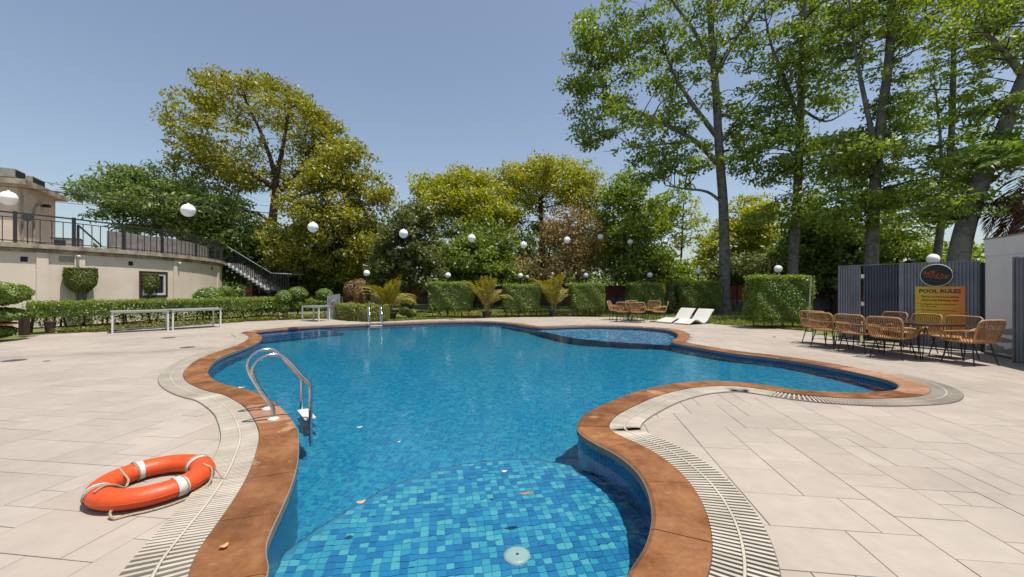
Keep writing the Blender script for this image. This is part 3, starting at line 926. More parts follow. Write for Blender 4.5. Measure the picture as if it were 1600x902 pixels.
def grating(label, i0, i1, step=0.029, wid=0.0190):
    t = thing('drain_grating', label, 'drain grating', group='slatted drain gratings round the pool')
    s0, s1 = cum[i0], cum[i1]
    if s1 < s0: s1 += PERIM
    # channel bed and centre line
    ch, cl = MB(), MB()
    n = int((s1 - s0) / 0.05)
    rows = []
    for k in range(n + 1):
        p, nn, r = edge_at(s0 + (s1 - s0) * k / n)
        rows.append((p + nn * min(0.305, r), p + nn * min(0.612, r), p + nn * min(0.450, r), p + nn * min(0.464, r)))
    for a, b in zip(rows[:-1], rows[1:]):
        if np.linalg.norm(a[0] - a[1]) > 0.01 or np.linalg.norm(b[0] - b[1]) > 0.01:
            ch.add([(*a[0], 0.004), (*a[1], 0.004), (*b[1], 0.004), (*b[0], 0.004)], [(0, 1, 2, 3)])
        if np.linalg.norm(a[2] - a[3]) > 0.008 and np.linalg.norm(b[2] - b[3]) > 0.008:
            cl.add([(*a[2], 0.016), (*a[3], 0.016), (*b[3], 0.016), (*b[2], 0.016)], [(0, 1, 2, 3)])
    for q in (ch, cl):
        if area > 0: q.f = [f[::-1] for f in q.f]
    # faces must look up
    for q, nm, mt in ((ch, 'channel', M['channel']), (cl, 'joint_strip', M['slat'])):
        q.f = [f if (Vector(q.v[f[1]]) - Vector(q.v[f[0]])).cross(Vector(q.v[f[2]]) - Vector(q.v[f[0]])).z > 0 else f[::-1] for f in q.f]
        q.build(nm, mt, t)
    specs = []
    ns = int((s1 - s0) / step)
    for k in range(ns):
        s = s0 + (k + 0.5) * step
        p, nn, r = edge_at(s)
        for a, b in ((0.311, 0.448), (0.466, 0.605)):
            a2, b2 = min(a, r), min(b, r)
            if b2 - a2 > 0.03: specs.append((p + nn * a2, p + nn * b2, wid))
    return t, specs


def slat_mesh(q, a, b, wid):
    d = (b - a) / np.linalg.norm(b - a); s_ = np.array([-d[1], d[0]]) * wid / 2
    c = [a - s_, b - s_, b + s_, a + s_]
    lo = [(*p, 0.0045) for p in c]; hi = [(*p, 0.0145) for p in c]
    q.add(lo + hi, [(4, 5, 6, 7), (0, 1, 5, 4), (1, 2, 6, 5), (2, 3, 7, 6), (3, 0, 4, 7)])


gi = [arc_index(418, 901), arc_index(398, 521), arc_index(1404, 601), arc_index(984, 899)]
for label, i0, i1 in (('long slatted drain grating curving along the left deck beside the orange lifebuoy', gi[0], gi[1]),
                      ('slatted drain grating along the right deck with a kink at the coping tip', gi[2] - 14, gi[3])):
    t, specs = grating(label, i0 - 12 if label.startswith('long') else i0, i1 if label.startswith('long') else i1 + 12)
    specs.sort(key=lambda e: np.hypot(*(0.5 * (e[0] + e[1]))) + (50 if 0.5 * (e[0] + e[1])[1] < 1.9 else 0))
    for a, b, wd in specs[:300]:
        q = MB(); slat_mesh(q, a, b, wd); q.build('slat', M['slat'], t)
    q = MB()
    for a, b, wd in specs[300:]: slat_mesh(q, a, b, wd)
    tag(q.build('slats', M['slat'], t), kind='stuff')

# ------------------------------------------------------------------ deck tiles: 20 cm module, mixed sizes, joints recessed
DTH = -0.13                                    # the joints run a little clockwise of the view
MOD = 0.2
NX, NY = 300, 150
X0, Y0 = -28.0, -8.0
occ = np.zeros((NX, NY), bool)
rr = random.Random(3)
cells = []
SIZES = [(2, 2)] * 8 + [(3, 2)] * 4 + [(2, 3)] * 2 + [(2, 1)] * 2 + [(1, 2)] + [(1, 1)]
for j in range(NY):
    for i in range(NX):
        if occ[i, j]: continue
        sz = rr.sample(SIZES, 6) + [(1, 1)]
        for (a, b) in sz:
            if i + a <= NX and j + b <= NY and not occ[i:i + a, j:j + b].any():
                if i % 2 and a > 1 and rr.random() < 0.6: continue
                occ[i:i + a, j:j + b] = True
                cells.append((i, j, a, b))
                break
cells = np.array(cells)


def deck_xy(u, v):
    x, y = X0 + u * MOD, Y0 + v * MOD
    return np.stack([x * cos(DTH) - y * sin(DTH), x * sin(DTH) + y * cos(DTH)], -1)


RING_MID = np.array([off(i, 0.20) for i in range(0, NP_)])


def classify(c):
    """for tiles (i,j,a,b): is every corner inside the deck outline, does any touch the pool's mid coping line"""
    pts = np.stack([deck_xy(c[:, 0] + fu * c[:, 2], c[:, 1] + fv * c[:, 3]) for fu in (0.02, 0.5, 0.98) for fv in (0.02, 0.5, 0.98)], 1)
    flat = pts.reshape(-1, 2)
    ind = in_poly(flat, DECK).reshape(-1, 9)
    inp = in_poly(flat, RING_MID).reshape(-1, 9)
    return ind.all(1), inp.any(1), ind.any(1)


full, hit, some = classify(cells)
good = cells[full & ~hit]
redo = cells[(full & hit) | (some & ~full)]
sub = np.array([(i + x, j + y, 1, 1) for i, j, a, b in redo for x in range(a) for y in range(b)])
f2, h2, s2 = classify(sub)
good = np.vstack([good, sub[f2 & ~h2]])
cen = deck_xy(good[:, 0] + good[:, 2] / 2, good[:, 1] + good[:, 3] / 2)
infr = (cen[:, 1] > 1.8) & (np.abs(cen[:, 0]) < cen[:, 1] * 1.25 + 0.5) & (dist_poly(cen, POOL) > 0.5)
size = good[:, 2] * good[:, 3] / (cen[:, 1] ** 3 + 1e-3)
order = np.argsort(-np.where(infr, size, -1))
deck = thing('pool_deck', None, None)
tag(deck, kind='structure')
JG = 0.0025
shared = {}


def deck_tile_verts(a, b):
    wx, wy = a * MOD - JG * 2, b * MOD - JG * 2
    e = 0.0015
    return [(-wx / 2, -wy / 2, -0.010), (wx / 2, -wy / 2, -0.010), (wx / 2, wy / 2, -0.010), (-wx / 2, wy / 2, -0.010),
            (-wx / 2, -wy / 2, -e), (wx / 2, -wy / 2, -e), (wx / 2, wy / 2, -e), (-wx / 2, wy / 2, -e),
            (-wx / 2 + e, -wy / 2 + e, 0), (wx / 2 - e, -wy / 2 + e, 0), (wx / 2 - e, wy / 2 - e, 0), (-wx / 2 + e, wy / 2 - e, 0)]


DT_F = [(0, 1, 5, 4), (1, 2, 6, 5), (2, 3, 7, 6), (3, 0, 4, 7), (4, 5, 9, 8), (5, 6, 10, 9), (6, 7, 11, 10), (7, 4, 8, 11), (8, 9, 10, 11)]
for k in order[:300]:
    i, j, a, b = good[k]
    key = (int(a), int(b))
    if key not in shared:
        shared[key] = MB().add(deck_tile_verts(*key), DT_F).mesh('deck_tile', M['deck_obj'])
    o = bpy.data.objects.new('deck_tile', shared[key])
    o.location = (cen[k, 0], cen[k, 1], rr.uniform(-0.0012, 0.0006))
    o.rotation_euler = (0, 0, DTH)
    link(o, deck)
Vt, Ft, n0 = [], [], 0
R2 = np.array([[cos(DTH), -sin(DTH)], [sin(DTH), cos(DTH)]])
for key in set((int(a), int(b)) for _, _, a, b in good):
    ks = [k for k in order[300:] if good[k, 2] == key[0] and good[k, 3] == key[1]]
    if not ks: continue
    tv = np.array(deck_tile_verts(*key)); tv[:, :2] = tv[:, :2] @ R2.T
    C = np.c_[cen[ks], RNG.uniform(-0.0012, 0.0006, len(ks))]
    Vt.append((tv[None] + C[:, None, :]).reshape(-1, 3))
    Ft.append((np.array(DT_F)[None] + (np.arange(len(ks)) * 12)[:, None, None]).reshape(-1, 4) + n0)
    n0 += len(ks) * 12
o = link(bpy.data.objects.new('deck_tiles', np_mesh('deck_tiles', np.vstack(Vt), np.vstack(Ft), M['deck_isl'])), deck)
tag(o, kind='stuff')

# sunlight bends through the water and plays on everything under it
water.cycles.is_caustics_caster = True
for q in (wall, deep, ledge, kidp):
    q.cycles.is_caustics_receiver = True
for q in COL.objects:
    if q.name.split('.')[0] in ('mosaic_tile', 'mosaic_tiles', 'pool_steps', 'divider_wall', 'ledge_riser'):
        q.cycles.is_caustics_receiver = True
for pl in water.data.polygons: pl.use_smooth = True


# ------------------------------------------------------------------ lifebuoy
def lifebuoy():
    t = thing('lifebuoy', 'orange lifebuoy with white bands lying flat on the pale deck', 'lifebuoy', (-2.50, 2.86, 0), 0)
    R, r, rz_ = 0.272, 0.076, 0.062

    def P(th_, ph, g=0.0):
        rr_ = R + (r + g) * cos(ph)
        return Vector((rr_ * cos(th_), rr_ * sin(th_), rz_ + 0.004 + (rz_ + g) * sin(ph)))
    N, m = 72, 20
    vs = [P(2 * pi * i / N, 2 * pi * k / m) for i in range(N) for k in range(m)]
    fs = [(i * m + k, ((i + 1) % N) * m + k, ((i + 1) % N) * m + (k + 1) % m, i * m + (k + 1) % m) for i in range(N) for k in range(m)]
    MB().add(vs, fs, True).build('ring', M['orange'], t)
    seam = [P(2 * pi * i / 72, 0.0, 0.0005) for i in range(72)]
    MB().tube(seam, 0.0022, 5, closed=True).build('seam', M['orange'], t)
    for a in (61, 150, 231, 338):
        a0, a1 = radians(a - 5.5), radians(a + 5.5)
        vs = [P(a0 + (a1 - a0) * i / 5, 2 * pi * k / m, 0.0035) for i in range(6) for k in range(m)]
        fs = [(i * m + k, (i + 1) * m + k, (i + 1) * m + (k + 1) % m, i * m + (k + 1) % m) for i in range(5) for k in range(m)]
        MB().add(vs, fs, True).build('band', M['band'], t)
    # grab line: a loop over the hole, one trailing round the near side, knots at the bands
    deg = radians
    loop = smooth_path([P(deg(176), deg(100), 0.008), P(deg(182), deg(150), 0.008), Vector((-0.15, -0.03, 0.075)), Vector((-0.11, -0.10, 0.06)), P(deg(240), deg(140), 0.010), P(deg(246), deg(95), 0.010), P(deg(249), deg(55), 0.008)], 6)
    MB().tube(loop, 0.0075, 6).build('grab_line', M['rope'], t)
    tr = [P(deg(20), deg(80), 0.006), P(deg(16), deg(30), 0.008), P(deg(8), deg(-15), 0.02)]
    for a in (-6, -20, -36, -52, -66):
        tr.append(Vector(((R + r + 0.025) * cos(deg(a)), (R + r + 0.025) * sin(deg(a)), 0.008)))
    tr += [Vector((0.10, -0.385, 0.008)), Vector((0.06, -0.375, 0.03)), Vector((0.055, -0.36, 0.045))]
    MB().tube(smooth_path(tr, 6), 0.008, 6).build('grab_line', M['rope'], t)
    for a in (151, 62, 338.5, 231):
        ring_ = [P(deg(a + 3.0), 2 * pi * k / 24, 0.006) for k in range(24)]
        MB().tube(ring_, 0.004, 5, closed=True).build('lashing', M['rope'], t)
    tail = smooth_path([P(deg(22), deg(30), 0.008), Vector((0.36, 0.13, 0.05)), Vector((0.42, 0.10, 0.012)), Vector((0.39, 0.03, 0.01)), Vector((0.35, 0.02, 0.03))], 6)
    MB().tube(tail, 0.004, 5).build('loose_end', M['rope'], t)


lifebuoy()


# ------------------------------------------------------------------ pool ladders
RAIL = [(0, 0.0), (0, 0.08), (-0.018, 0.17), (-0.10, 0.31), (-0.165, 0.45), (-0.185, 0.56), (-0.14, 0.655), (-0.05, 0.70), (0.05, 0.695), (0.13, 0.635), (0.20, 0.54),
        (0.262, 0.452), (0.325, 0.375), (0.356, 0.30), (0.358, 0.15), (0.358, -0.06), (0.358, -0.40), (0.358, -0.85)]


def ladder(label, loc, along, inward, k=1.0, gap=0.23):
    rz = atan2(inward.y, inward.x)
    t = thing('pool_ladder', label, 'pool ladder', loc, rz, 'steel ladders at the pool edge')
    for sgn in (-1, 1):
        pts = smooth_path([(s * k, sgn * gap, z * k) for s, z in RAIL], 5)
        MB().tube(pts, 0.0205, 12).build('handrail', M['steel'], t)
        MB().lathe([(0.056, 0.0), (0.056, 0.010), (0.05, 0.018), (0.03, 0.026), (0.022, 0.034)], 18, Matrix.Translation((0, sgn * gap, 0.021))).build('base_flange', M['white_plastic'], t)
    for i in range(3):
        z = -0.035 - 0.25 * i
        MB().box(0.30 * k, -gap + 0.021, z - 0.028, 0.30 * k + 0.12, gap - 0.021, z).build('tread', M['white_plastic'], t, bevel=0.008)
    return t


b0, b1 = Vector((-2.51, 4.31, 0)), Vector((-2.79, 4.67, 0))
mid = (b0 + b1) / 2
inw = Vector((0.79, 0.613, 0))
ladder('steel pool ladder with arched handrails on the brown coping near the lifebuoy', (mid.x, mid.y, 0.0), None, inw)
pf = G(587, 507.2); pi0 = POOL[arc_index(587, 506.6)]; ni = OUT[arc_index(587, 506.6)]
ladder('small steel pool ladder at the far pool edge in front of the clipped hedge', (pi0[0] + ni[0] * 0.16, pi0[1] + ni[1] * 0.16, 0.0), None, Vector((-ni[0], -ni[1], 0)))

# ------------------------------------------------------------------ small things in and by the pool
p = PZ(808, 868, Z_LEDGE)
t = thing('pool_inlet', 'round white inlet cover on the shallow mosaic ledge', 'inlet cover', p)
MB().lathe([(0.088, 0.0), (0.086, 0.008), (0.06, 0.016), (0.012, 0.018)], 28).build('cover', M['white_plastic'], t)
MB().lathe([(0.012, 0.018), (0.010, 0.022), (0.0001, 0.022)], 12).build('screw', M['manhole'], t)
for q in kids(t): q.cycles.is_caustics_receiver = True


def leaf_thing(name, label, cat, loc, L, W, curl, m, rz, group=None, lift=0.004):
    n = 7
    vs, fs = [], []
    for i in range(n):
        u = i / (n - 1)
        wv = W * sin(pi * min(1, u * 0.96 + 0.02)) ** 0.8
        z = lift + curl * (2 * u - 1) ** 2 + 0.15 * L * (random.random() - 0.5) * 0.15
        for s_, dz in ((-1, curl * 0.6), (0, 0), (1, curl * 0.45)):
            vs.append(((u - 0.5) * L, s_ * wv / 2, z + dz * (wv / W)))
    for i in range(n - 1):
        for k in range(2):
            fs.append((i * 3 + k, (i + 1) * 3 + k, (i + 1) * 3 + k + 1, i * 3 + k + 1))
    mb = MB().add(vs, fs, True)
    o = mb.build(name, m)
    o.modifiers.new('solid', 'SOLIDIFY').thickness = 0.0015
    o.location = loc
    o.rotation_euler = (0, 0, rz)
    return tag(o, label, cat, group)


M['petal_warm'] = mat('warm_petal', (0.62, 0.36, 0.16), (0.50, 0.26, 0.12), rough=0.6, scale=30)
zw = Z_WATER + 0.001
leaf_thing('floating_leaf', 'brown curled dry leaf floating above the shallow ledge', 'leaf', G(822, 773, zw), 0.10, 0.035, 0.014, M['dry_leaf'], 0.25)
leaf_thing('floating_petal', 'pale orange petal floating at the rim of the shallow ledge', 'petal', G(564, 787, zw), 0.06, 0.045, 0.014, M['petal_warm'], 0.5)
leaf_thing('floating_petal', 'white petal floating in open water right of the ladder', 'petal', G(562, 669, zw), 0.06, 0.042, 0.012, M['petal'], 0.4)
leaf_thing('floating_petal', 'tiny white petal floating right of the other white petal', 'petal', G(623, 692, zw), 0.036, 0.024, 0.01, M['petal'], 0.8)
leaf_thing('floating_petal', 'small beige petal at the back of the shallow ledge', 'petal', G(788, 738, zw), 0.045, 0.035, 0.01, M['petal'], 0.1)
leaf_thing('fallen_petal', 'crumpled beige flower lying on the brown coping near the lifebuoy', 'petal', G(350, 857, 0.02), 0.042, 0.036, 0.018, M['petal_warm'], 1.0)
leaf_thing('fallen_petal', 'dry leaf lying alone on the far right deck', 'leaf', G(1210, 527, 0.0), 0.12, 0.07, 0.02, M['dry_leaf'], 0.3)
leaf_thing('fallen_petal', 'white petal resting by the left rim in the water', 'petal', G(378, 607, zw), 0.10, 0.08, 0.02, M['petal'], 0.2)

for px, py, r_, lab in ((22, 563.5, 0.17, 'flat iron drain cover at the left edge of the deck'), (293, 543, 0.15, 'flat iron drain cover on the deck in front of the long tables'),
                        (73, 564.5, 0.05, 'tiny dark drain plug on the left deck')):
    t = thing('drain_cover', lab, 'drain cover', G(px, py))
    MB().lathe([(r_, 0.0), (r_, 0.004), (r_ * 0.93, 0.006), (0.0001, 0.006)], 24).build('lid', M['manhole'], t)
    MB().box(-r_ * 0.2, -0.01, 0.006, r_ * 0.2, 0.01, 0.010).build('lifting_bar', M['dark'], t)


# ------------------------------------------------------------------ rattan chairs
def build_chair():
    t = thing('rattan_chair', None, 'chair')
    # woven seat, a rounded square dished a little
    vs, fs = [], []
    for i in range(9):
        for j in range(9):
            u, v = i / 4 - 1, j / 4 - 1
            x, y = u * sqrt(1 - v * v * 0.22) * 0.27, v * sqrt(1 - u * u * 0.22) * 0.27
            vs.append((x, y, 0.40 + 0.035 * max(abs(u), abs(v)) ** 2))
    for i in range(8):
        for j in range(8):
            fs.append((i * 9 + j, (i + 1) * 9 + j, (i + 1) * 9 + j + 1, i * 9 + j + 1))
    st_ = MB().add(vs, fs, True).build('seat', M['rattan'], t)
    st_.modifiers.new('solid', 'SOLIDIFY').thickness = 0.02
    back = smooth_path([(-0.25, -0.235, 0.44), (-0.275, -0.285, 0.60), (-0.285, -0.325, 0.74), (-0.25, -0.345, 0.815), (-0.15, -0.352, 0.83), (0.15, -0.352, 0.83), (0.25, -0.345, 0.815),
                        (0.285, -0.325, 0.74), (0.275, -0.285, 0.60), (0.25, -0.235, 0.44)], 5)
    MB().tube(back, 0.017, 7).build('back_rim', M['rattan_rim'], t)
    MB().tube(smooth_path([(-0.28, -0.295, 0.625), (-0.1, -0.318, 0.63), (0.1, -0.318, 0.63), (0.28, -0.295, 0.625)], 4), 0.011, 6).build('back_band', M['rattan_rim'], t)
    for sg in (-1, 1):
        arm = smooth_path([(sg * 0.278, -0.30, 0.64), (sg * 0.325, -0.18, 0.635), (sg * 0.345, 0.0, 0.615), (sg * 0.335, 0.16, 0.59), (sg * 0.30, 0.235, 0.54), (sg * 0.262, 0.235, 0.435)], 5)
        MB().tube(arm, 0.016, 7).build('arm_rim', M['rattan_rim'], t)
        for k in range(9):
            v = -0.20 + 0.045 * k
            top = Vector((sg * (0.335 - 0.35 * (v + 0.0) ** 2), v * 1.02 + 0.0, 0.632 - 0.16 * max(0, v + 0.02) ** 1.0 * 0.6))
            botm = Vector((sg * 0.266, v, 0.43))
            md = (top + botm) / 2 + Vector((sg * 0.018, 0, -0.02))
            MB().tube(smooth_path([botm, md, top], 3), 0.0085, 4, caps=False).build('strand', M['rattan'], t)
    for k in range(15):
        x = -0.245 + 0.035 * k
        botm, mdl, top = Vector((x * 0.96, -0.255, 0.425)), Vector((x * 1.05, -0.308, 0.61)), Vector((x * 1.06, -0.348, 0.825 - 0.02 * (abs(x) > 0.23)))
        MB().tube(smooth_path([botm, mdl, top], 3), 0.0088, 4, caps=False).build('strand', M['rattan'], t)
    for sx in (-1, 1):
        for sy in (-1, 1):
            MB().tube([(sx * 0.19, sy * 0.18, 0.405), (sx * 0.265, sy * 0.255, 0.0)], [0.012, 0.010], 7).build('leg', M['black_metal'], t)
        MB().tube([(sx * 0.213, -0.20, 0.285), (sx * 0.213, 0.20, 0.285)], 0.008, 6).build('stretcher', M['black_metal'], t)
    return t


CH0 = build_chair()
KM = kid_map()
chair_spots = [  # x, y, facing (degrees anticlockwise from +X), label
    (7.66, 8.24, 24, 'rattan chair nearest the camera on the pool side of the long dark table'),
    (7.62, 9.00, 20, 'second rattan chair from the front on the pool side of the long table'),
    (7.52, 9.70, 18, 'third rattan chair from the front on the pool side of the long table'),
    (7.80, 10.42, 30, 'rattan chair farthest from the camera on the pool side, beside the pale pole'),
    (8.92, 8.28, 197, 'rattan chair on the fence side of the long table, below the yellow sign'),
    (8.86, 9.02, 190, 'middle rattan chair on the fence side of the long table'),
    (8.88, 9.82, 186, 'rattan chair on the fence side of the long table, before the dark door'),
    (8.50, 7.62, 98, 'rattan chair at the near end of the long dark table, arms in profile'),
    (4.66, 17.25, 78, 'left front rattan chair of the far set beside the lawn, seen from behind'),
    (5.22, 17.0, 72, 'front middle rattan chair of the far set beside the lawn, seen from behind'),
    (6.22, 17.3, 160, 'rattan chair on the lounger side of the far table set'),
    (4.68, 18.35, 330, 'left back rattan chair of the far set, half behind another chair'),
    (5.55, 18.75, 268, 'middle back rattan chair of the far table set'),
    (6.35, 18.55, 235, 'right back rattan chair of the far table set by the dark bush'),
]
for i, (x, y, a, lab) in enumerate(chair_spots):
    o = CH0 if i == 0 else copy_tree(CH0, KM)
    o.location = (x, y, 0)
    o.rotation_euler = (0, 0, radians(a - 90))
    o['label'] = lab
    o['group'] = 'rattan chairs round the long table' if i < 8 else 'rattan chairs round the far table'


def dining_table(label, x, y, L, W, rz, z=0.715, round_=False):
    t = thing('dining_table', label, 'table', (x, y, 0), rz)
    if round_:
        MB().lathe([(L / 2 - 0.01, z - 0.03), (L / 2, z - 0.02), (L / 2, z - 0.008), (L / 2 - 0.012, z)], 36).build('table_top', M['table_top'], t)
    else:
        pl = []
        for sx, sy, a0 in ((1, 1, 0), (-1, 1, 90), (-1, -1, 180), (1, -1, 270)):
            for k in range(6):
                a = radians(a0 + 18 * k)
                pl.append((sx * (L / 2 - 0.16) + 0.16 * cos(a), sy * (W / 2 - 0.16) + 0.16 * sin(a)))
        MB().prism(pl, z - 0.035, z).build('table_top', M['table_top'], t, bevel=0.008)
    lx, ly = (L / 2 - 0.28, W / 2 - 0.16) if not round_ else (L * 0.28, L * 0.28)
    for sx in (-1, 1):
        for sy in (-1, 1):
            pts = [(sx * lx - 0.07, sy * ly, z - 0.035), (sx * lx + sx * 0.03 - 0.015, sy * (ly + 0.03), 0.02), (sx * lx + sx * 0.03 + 0.015, sy * (ly + 0.03), 0.02), (sx * lx + 0.07, sy * ly, z - 0.035)]
            MB().tube(pts, 0.008, 6).build('hairpin_leg', M['black_metal'], t)
    return t


dining_table('long dark dining table with hairpin legs among rattan chairs before the fence', 8.22, 9.0, 2.55, 0.84, radians(92))
dining_table('round dark table of the far rattan chair set beside the lawn', 5.45, 17.85, 1.05, 1.05, 0, round_=True)


# ------------------------------------------------------------------ white wave loungers
def lounger(label, foot, ax):
    t = thing('wave_lounger', label, 'sun lounger', foot, atan2(ax.y, ax.x), 'white wave loungers side by side')
    prof = smooth_path([(0, 0.055, 0), (0.18, 0.115, 0), (0.42, 0.205, 0), (0.62, 0.185, 0), (0.84, 0.095, 0), (1.02, 0.075, 0), (1.2, 0.165, 0), (1.42, 0.38, 0), (1.58, 0.53, 0), (1.66, 0.575, 0)], 5)
    T = 0.05
    W = 0.34
    mb = MB()
    n = len(prof)
    vs = []
    for i, q in enumerate(prof):
        a, b = prof[max(0, i - 1)], prof[min(n - 1, i + 1)]
        d = (b - a).normalized()
        nn = Vector((-d.y, d.x, 0))
        lo = q - nn * T * 0.9
        vs += [(q.x, -W, q.y), (q.x, W, q.y), (lo.x, W, max(0.002, lo.y)), (lo.x, -W, max(0.002, lo.y))]
    fs = []
    for i in range(n - 1):
        for k in range(4):
            fs.append((i * 4 + k, i * 4 + (k + 1) % 4, (i + 1) * 4 + (k + 1) % 4, (i + 1) * 4 + k))
    fs += [(3, 2, 1, 0), tuple((n - 1) * 4 + k for k in range(4))]
    mb.add(vs, fs).build('shell', M['white_plastic'], t, bevel=0.012)
    q = MB()
    for y in (-0.28, 0.28): q.box(0.95, y - 0.02, 0.0, 1.10, y + 0.02, 0.03)
    q.build('foot_block', M['white_paint'], t)


ax = Vector((0.85, 0.53, 0)).normalized()
f1 = G(1036, 505)
lounger('white wave sun lounger behind its twin, nearer the rattan chairs', f1, ax)
lounger('white wave sun lounger in front, nearer the tree trunk', f1 + Vector((0.53, -0.85, 0)) * 0.82, ax)


# ------------------------------------------------------------------ white frame tables
def frame_table(label, A, B, depth, z, group='long white frame tables before the hedge', rail=True, legs=None):
    A, B = Vector(A), Vector(B)
    d = (B - A); L = d.length; d.normalize()
    n = Vector((-d.y, d.x, 0))
    t = thing('frame_table', label, 'table', A, atan2(d.y, d.x), group)
    s = 0.045
    MB().box(-0.03, -0.03, z - 0.02, L + 0.03, depth + 0.03, z).build('table_top', M['glasstop'], t)
    fr = MB()
    fr.box(0, 0, z - 0.065, L, s, z - 0.022).box(0, depth - s, z - 0.065, L, depth, z - 0.022)
    fr.box(0.003, s, z - 0.064, s, depth - s, z - 0.023).box(L - s, s, z - 0.064, L - 0.003, depth - s, z - 0.023)
    fr.build('frame', M['white_paint'], t)
    for x in (0, L - s):
        for y in (0, depth - s):
            MB().box(x, y, 0.0, x + s, y + s, z - 0.066).build('leg', M['white_paint'], t)
    if rail:
        MB().box(s + 0.002, depth - s + 0.004, 0.07, L - s - 0.002, depth - 0.004, 0.105).build('rail', M['white_paint'], t)


M['glasstop'] = mat('frosted_top', (0.40, 0.43, 0.42), (0.32, 0.35, 0.34), rough=0.2)
frame_table('white frame table with pale top nearest the tiered topiary', G(174, 521.5), G(264, 516.6), 0.6, 0.69)
frame_table('white frame table with pale top farther from the tiered topiary', G(269, 516.3), G(346, 511.3), 0.75, 0.69)
frame_table('small white frame table beside the grey board', G(471.5, 502), G(498, 503), 0.62, 0.66, group=None, rail=False)

# grey board leaning behind the small table
bq = AT(521, 497, 18.6)
t = thing('display_board', 'grey sloping-topped board standing behind the small white table', 'board', (bq.x, bq.y, 0), radians(6))
MB().add([(-0.28, 0, 0), (0.28, 0, 0), (0.28, 0, 1.16), (-0.28, 0, 1.06), (-0.28, 0.05, 0), (0.28, 0.05, 0), (0.28, 0.05, 1.16), (-0.28, 0.05, 1.06)],
         [(0, 1, 2, 3), (7, 6, 5, 4), (0, 4, 5, 1), (1, 5, 6, 2), (2, 6, 7, 3), (3, 7, 4, 0)]).build('panel', M['grey_board'], t)
for z0, z1 in ((0.16, 0.46), (0.52, 0.92)):
    MB().box(-0.20, -0.012, z0, 0.20, -0.001, z1).build('inset', M['parapet'], t)
MB().tube([(-0.08, -0.03, 0.80), (0.0, -0.04, 0.88), (0.1, -0.03, 0.86), (0.05, -0.03, 0.70)], 0.012, 6).build('handle', M['white_paint'], t)

# ------------------------------------------------------------------ corrugated screen with door, sign and badge
FA, FB = Vector((8.98, 11.2, 0)), Vector((10.28, 8.98, 0))
FD = (FB - FA); FL = FD.length; FD.normalize()
FRZ = atan2(FD.y, FD.x)


def ft(px):
    r = (px - CX) / F
    return (r * FA.y - FA.x) / (FD.x - r * FD.y)


def corrugated(s0, s1, z0, z1, pitch=0.058, amp=0.024, y=0.0):
    vs, fs = [], []
    prof = [(0.0, 0), (0.30, 0), (0.42, 1), (0.80, 1), (0.92, 0)]
    xs = []
    s = s0
    while s < s1 - 1e-6:
        for u, a in prof:
            if s + u * pitch < s1: xs.append((s + u * pitch, a * amp))
        s += pitch
    xs.append((s1, 0))
    for x, a in xs:
        vs += [(x, y - a, z0), (x, y - a, z1), (x, y + 0.03, z0), (x, y + 0.03, z1)]
    n = len(xs)
    for i in range(n - 1):
        a, b = i * 4, (i + 1) * 4
        fs += [(a, b, b + 1, a + 1), (a + 1, b + 1, b + 3, a + 3), (b + 2, a + 2, a + 3, b + 3)]
    fs += [(0, 1, 3, 2), ((n - 1) * 4, (n - 1) * 4 + 2, (n - 1) * 4 + 3, (n - 1) * 4 + 1)]
    return MB().add(vs, fs)


t = thing('corrugated_screen', 'grey corrugated metal screen with a narrow door behind the rattan chairs', 'fence', FA, FRZ)
sA, sB, sC, sD = ft(1341), ft(1347), ft(1406), ft(1413)
ZT = 2.0
corrugated(0.0, sA, 0.02, ZT).build('panel', M['sheet'], t)
corrugated(sD, FL, 0.02, ZT).build('panel', M['sheet'], t)
dr = corrugated(sB + 0.015, sC - 0.01, 0.05, ZT - 0.012, y=0.03).build('door', M['door_sheet'], t)
for z in (0.35, 1.0, 1.72):
    MB().box(sB - 0.02, -0.012, z - 0.05, sB + 0.05, 0.012, z + 0.05).build('hinge', M['steel'], dr)
MB().box(sC - 0.009, -0.03, 0.0, sD - 0.001, 0.04, ZT + 0.005).build('door_post', M['sheet'], t)
MB().box(sA + 0.001, 0.0, 0.0, sA + 0.03, 0.04, ZT + 0.005).build('door_post', M['sheet'], t)
MB().box(-0.045, -0.02, 0.0, -0.001, 0.04, ZT + 0.005).build('end_strip', M['sheet'], t)
MB().box(-0.045, -0.018, ZT + 0.006, FL, 0.036, ZT + 0.022).build('top_rail', M['sheet'], t)
MB().box(FL + 0.002, -0.02, 0.0, FL + 0.06, 0.04, ZT - 0.03).build('end_strip', M['dark'], t)  # dark-coloured strip standing in for the shaded gap at the white wall


def text(parent, s, size, x, z, y, m, align='CENTER', bold=0.0, name='lettering', sx=1.0):
    cu = bpy.data.curves.new(name, 'FONT')
    cu.body = s
    cu.size = size
    cu.align_x = align
    cu.extrude = 0.0008
    cu.offset = bold
    cu.resolution_u = 2
    cu.materials.append(m)
    tmp = bpy.data.objects.new(name, cu)
    COL.objects.link(tmp)
    bpy.context.view_layer.update()
    me = bpy.data.meshes.new_from_object(tmp.evaluated_get(bpy.context.evaluated_depsgraph_get()))
    bpy.data.objects.remove(tmp)
    if not me.materials: me.materials.append(m)
    o = bpy.data.objects.new(name, me)
    o.location = (x, y, z)
    o.rotation_euler = (pi / 2, 0, 0)
    o.scale = (sx, 1, 1)
    return link(o, parent)


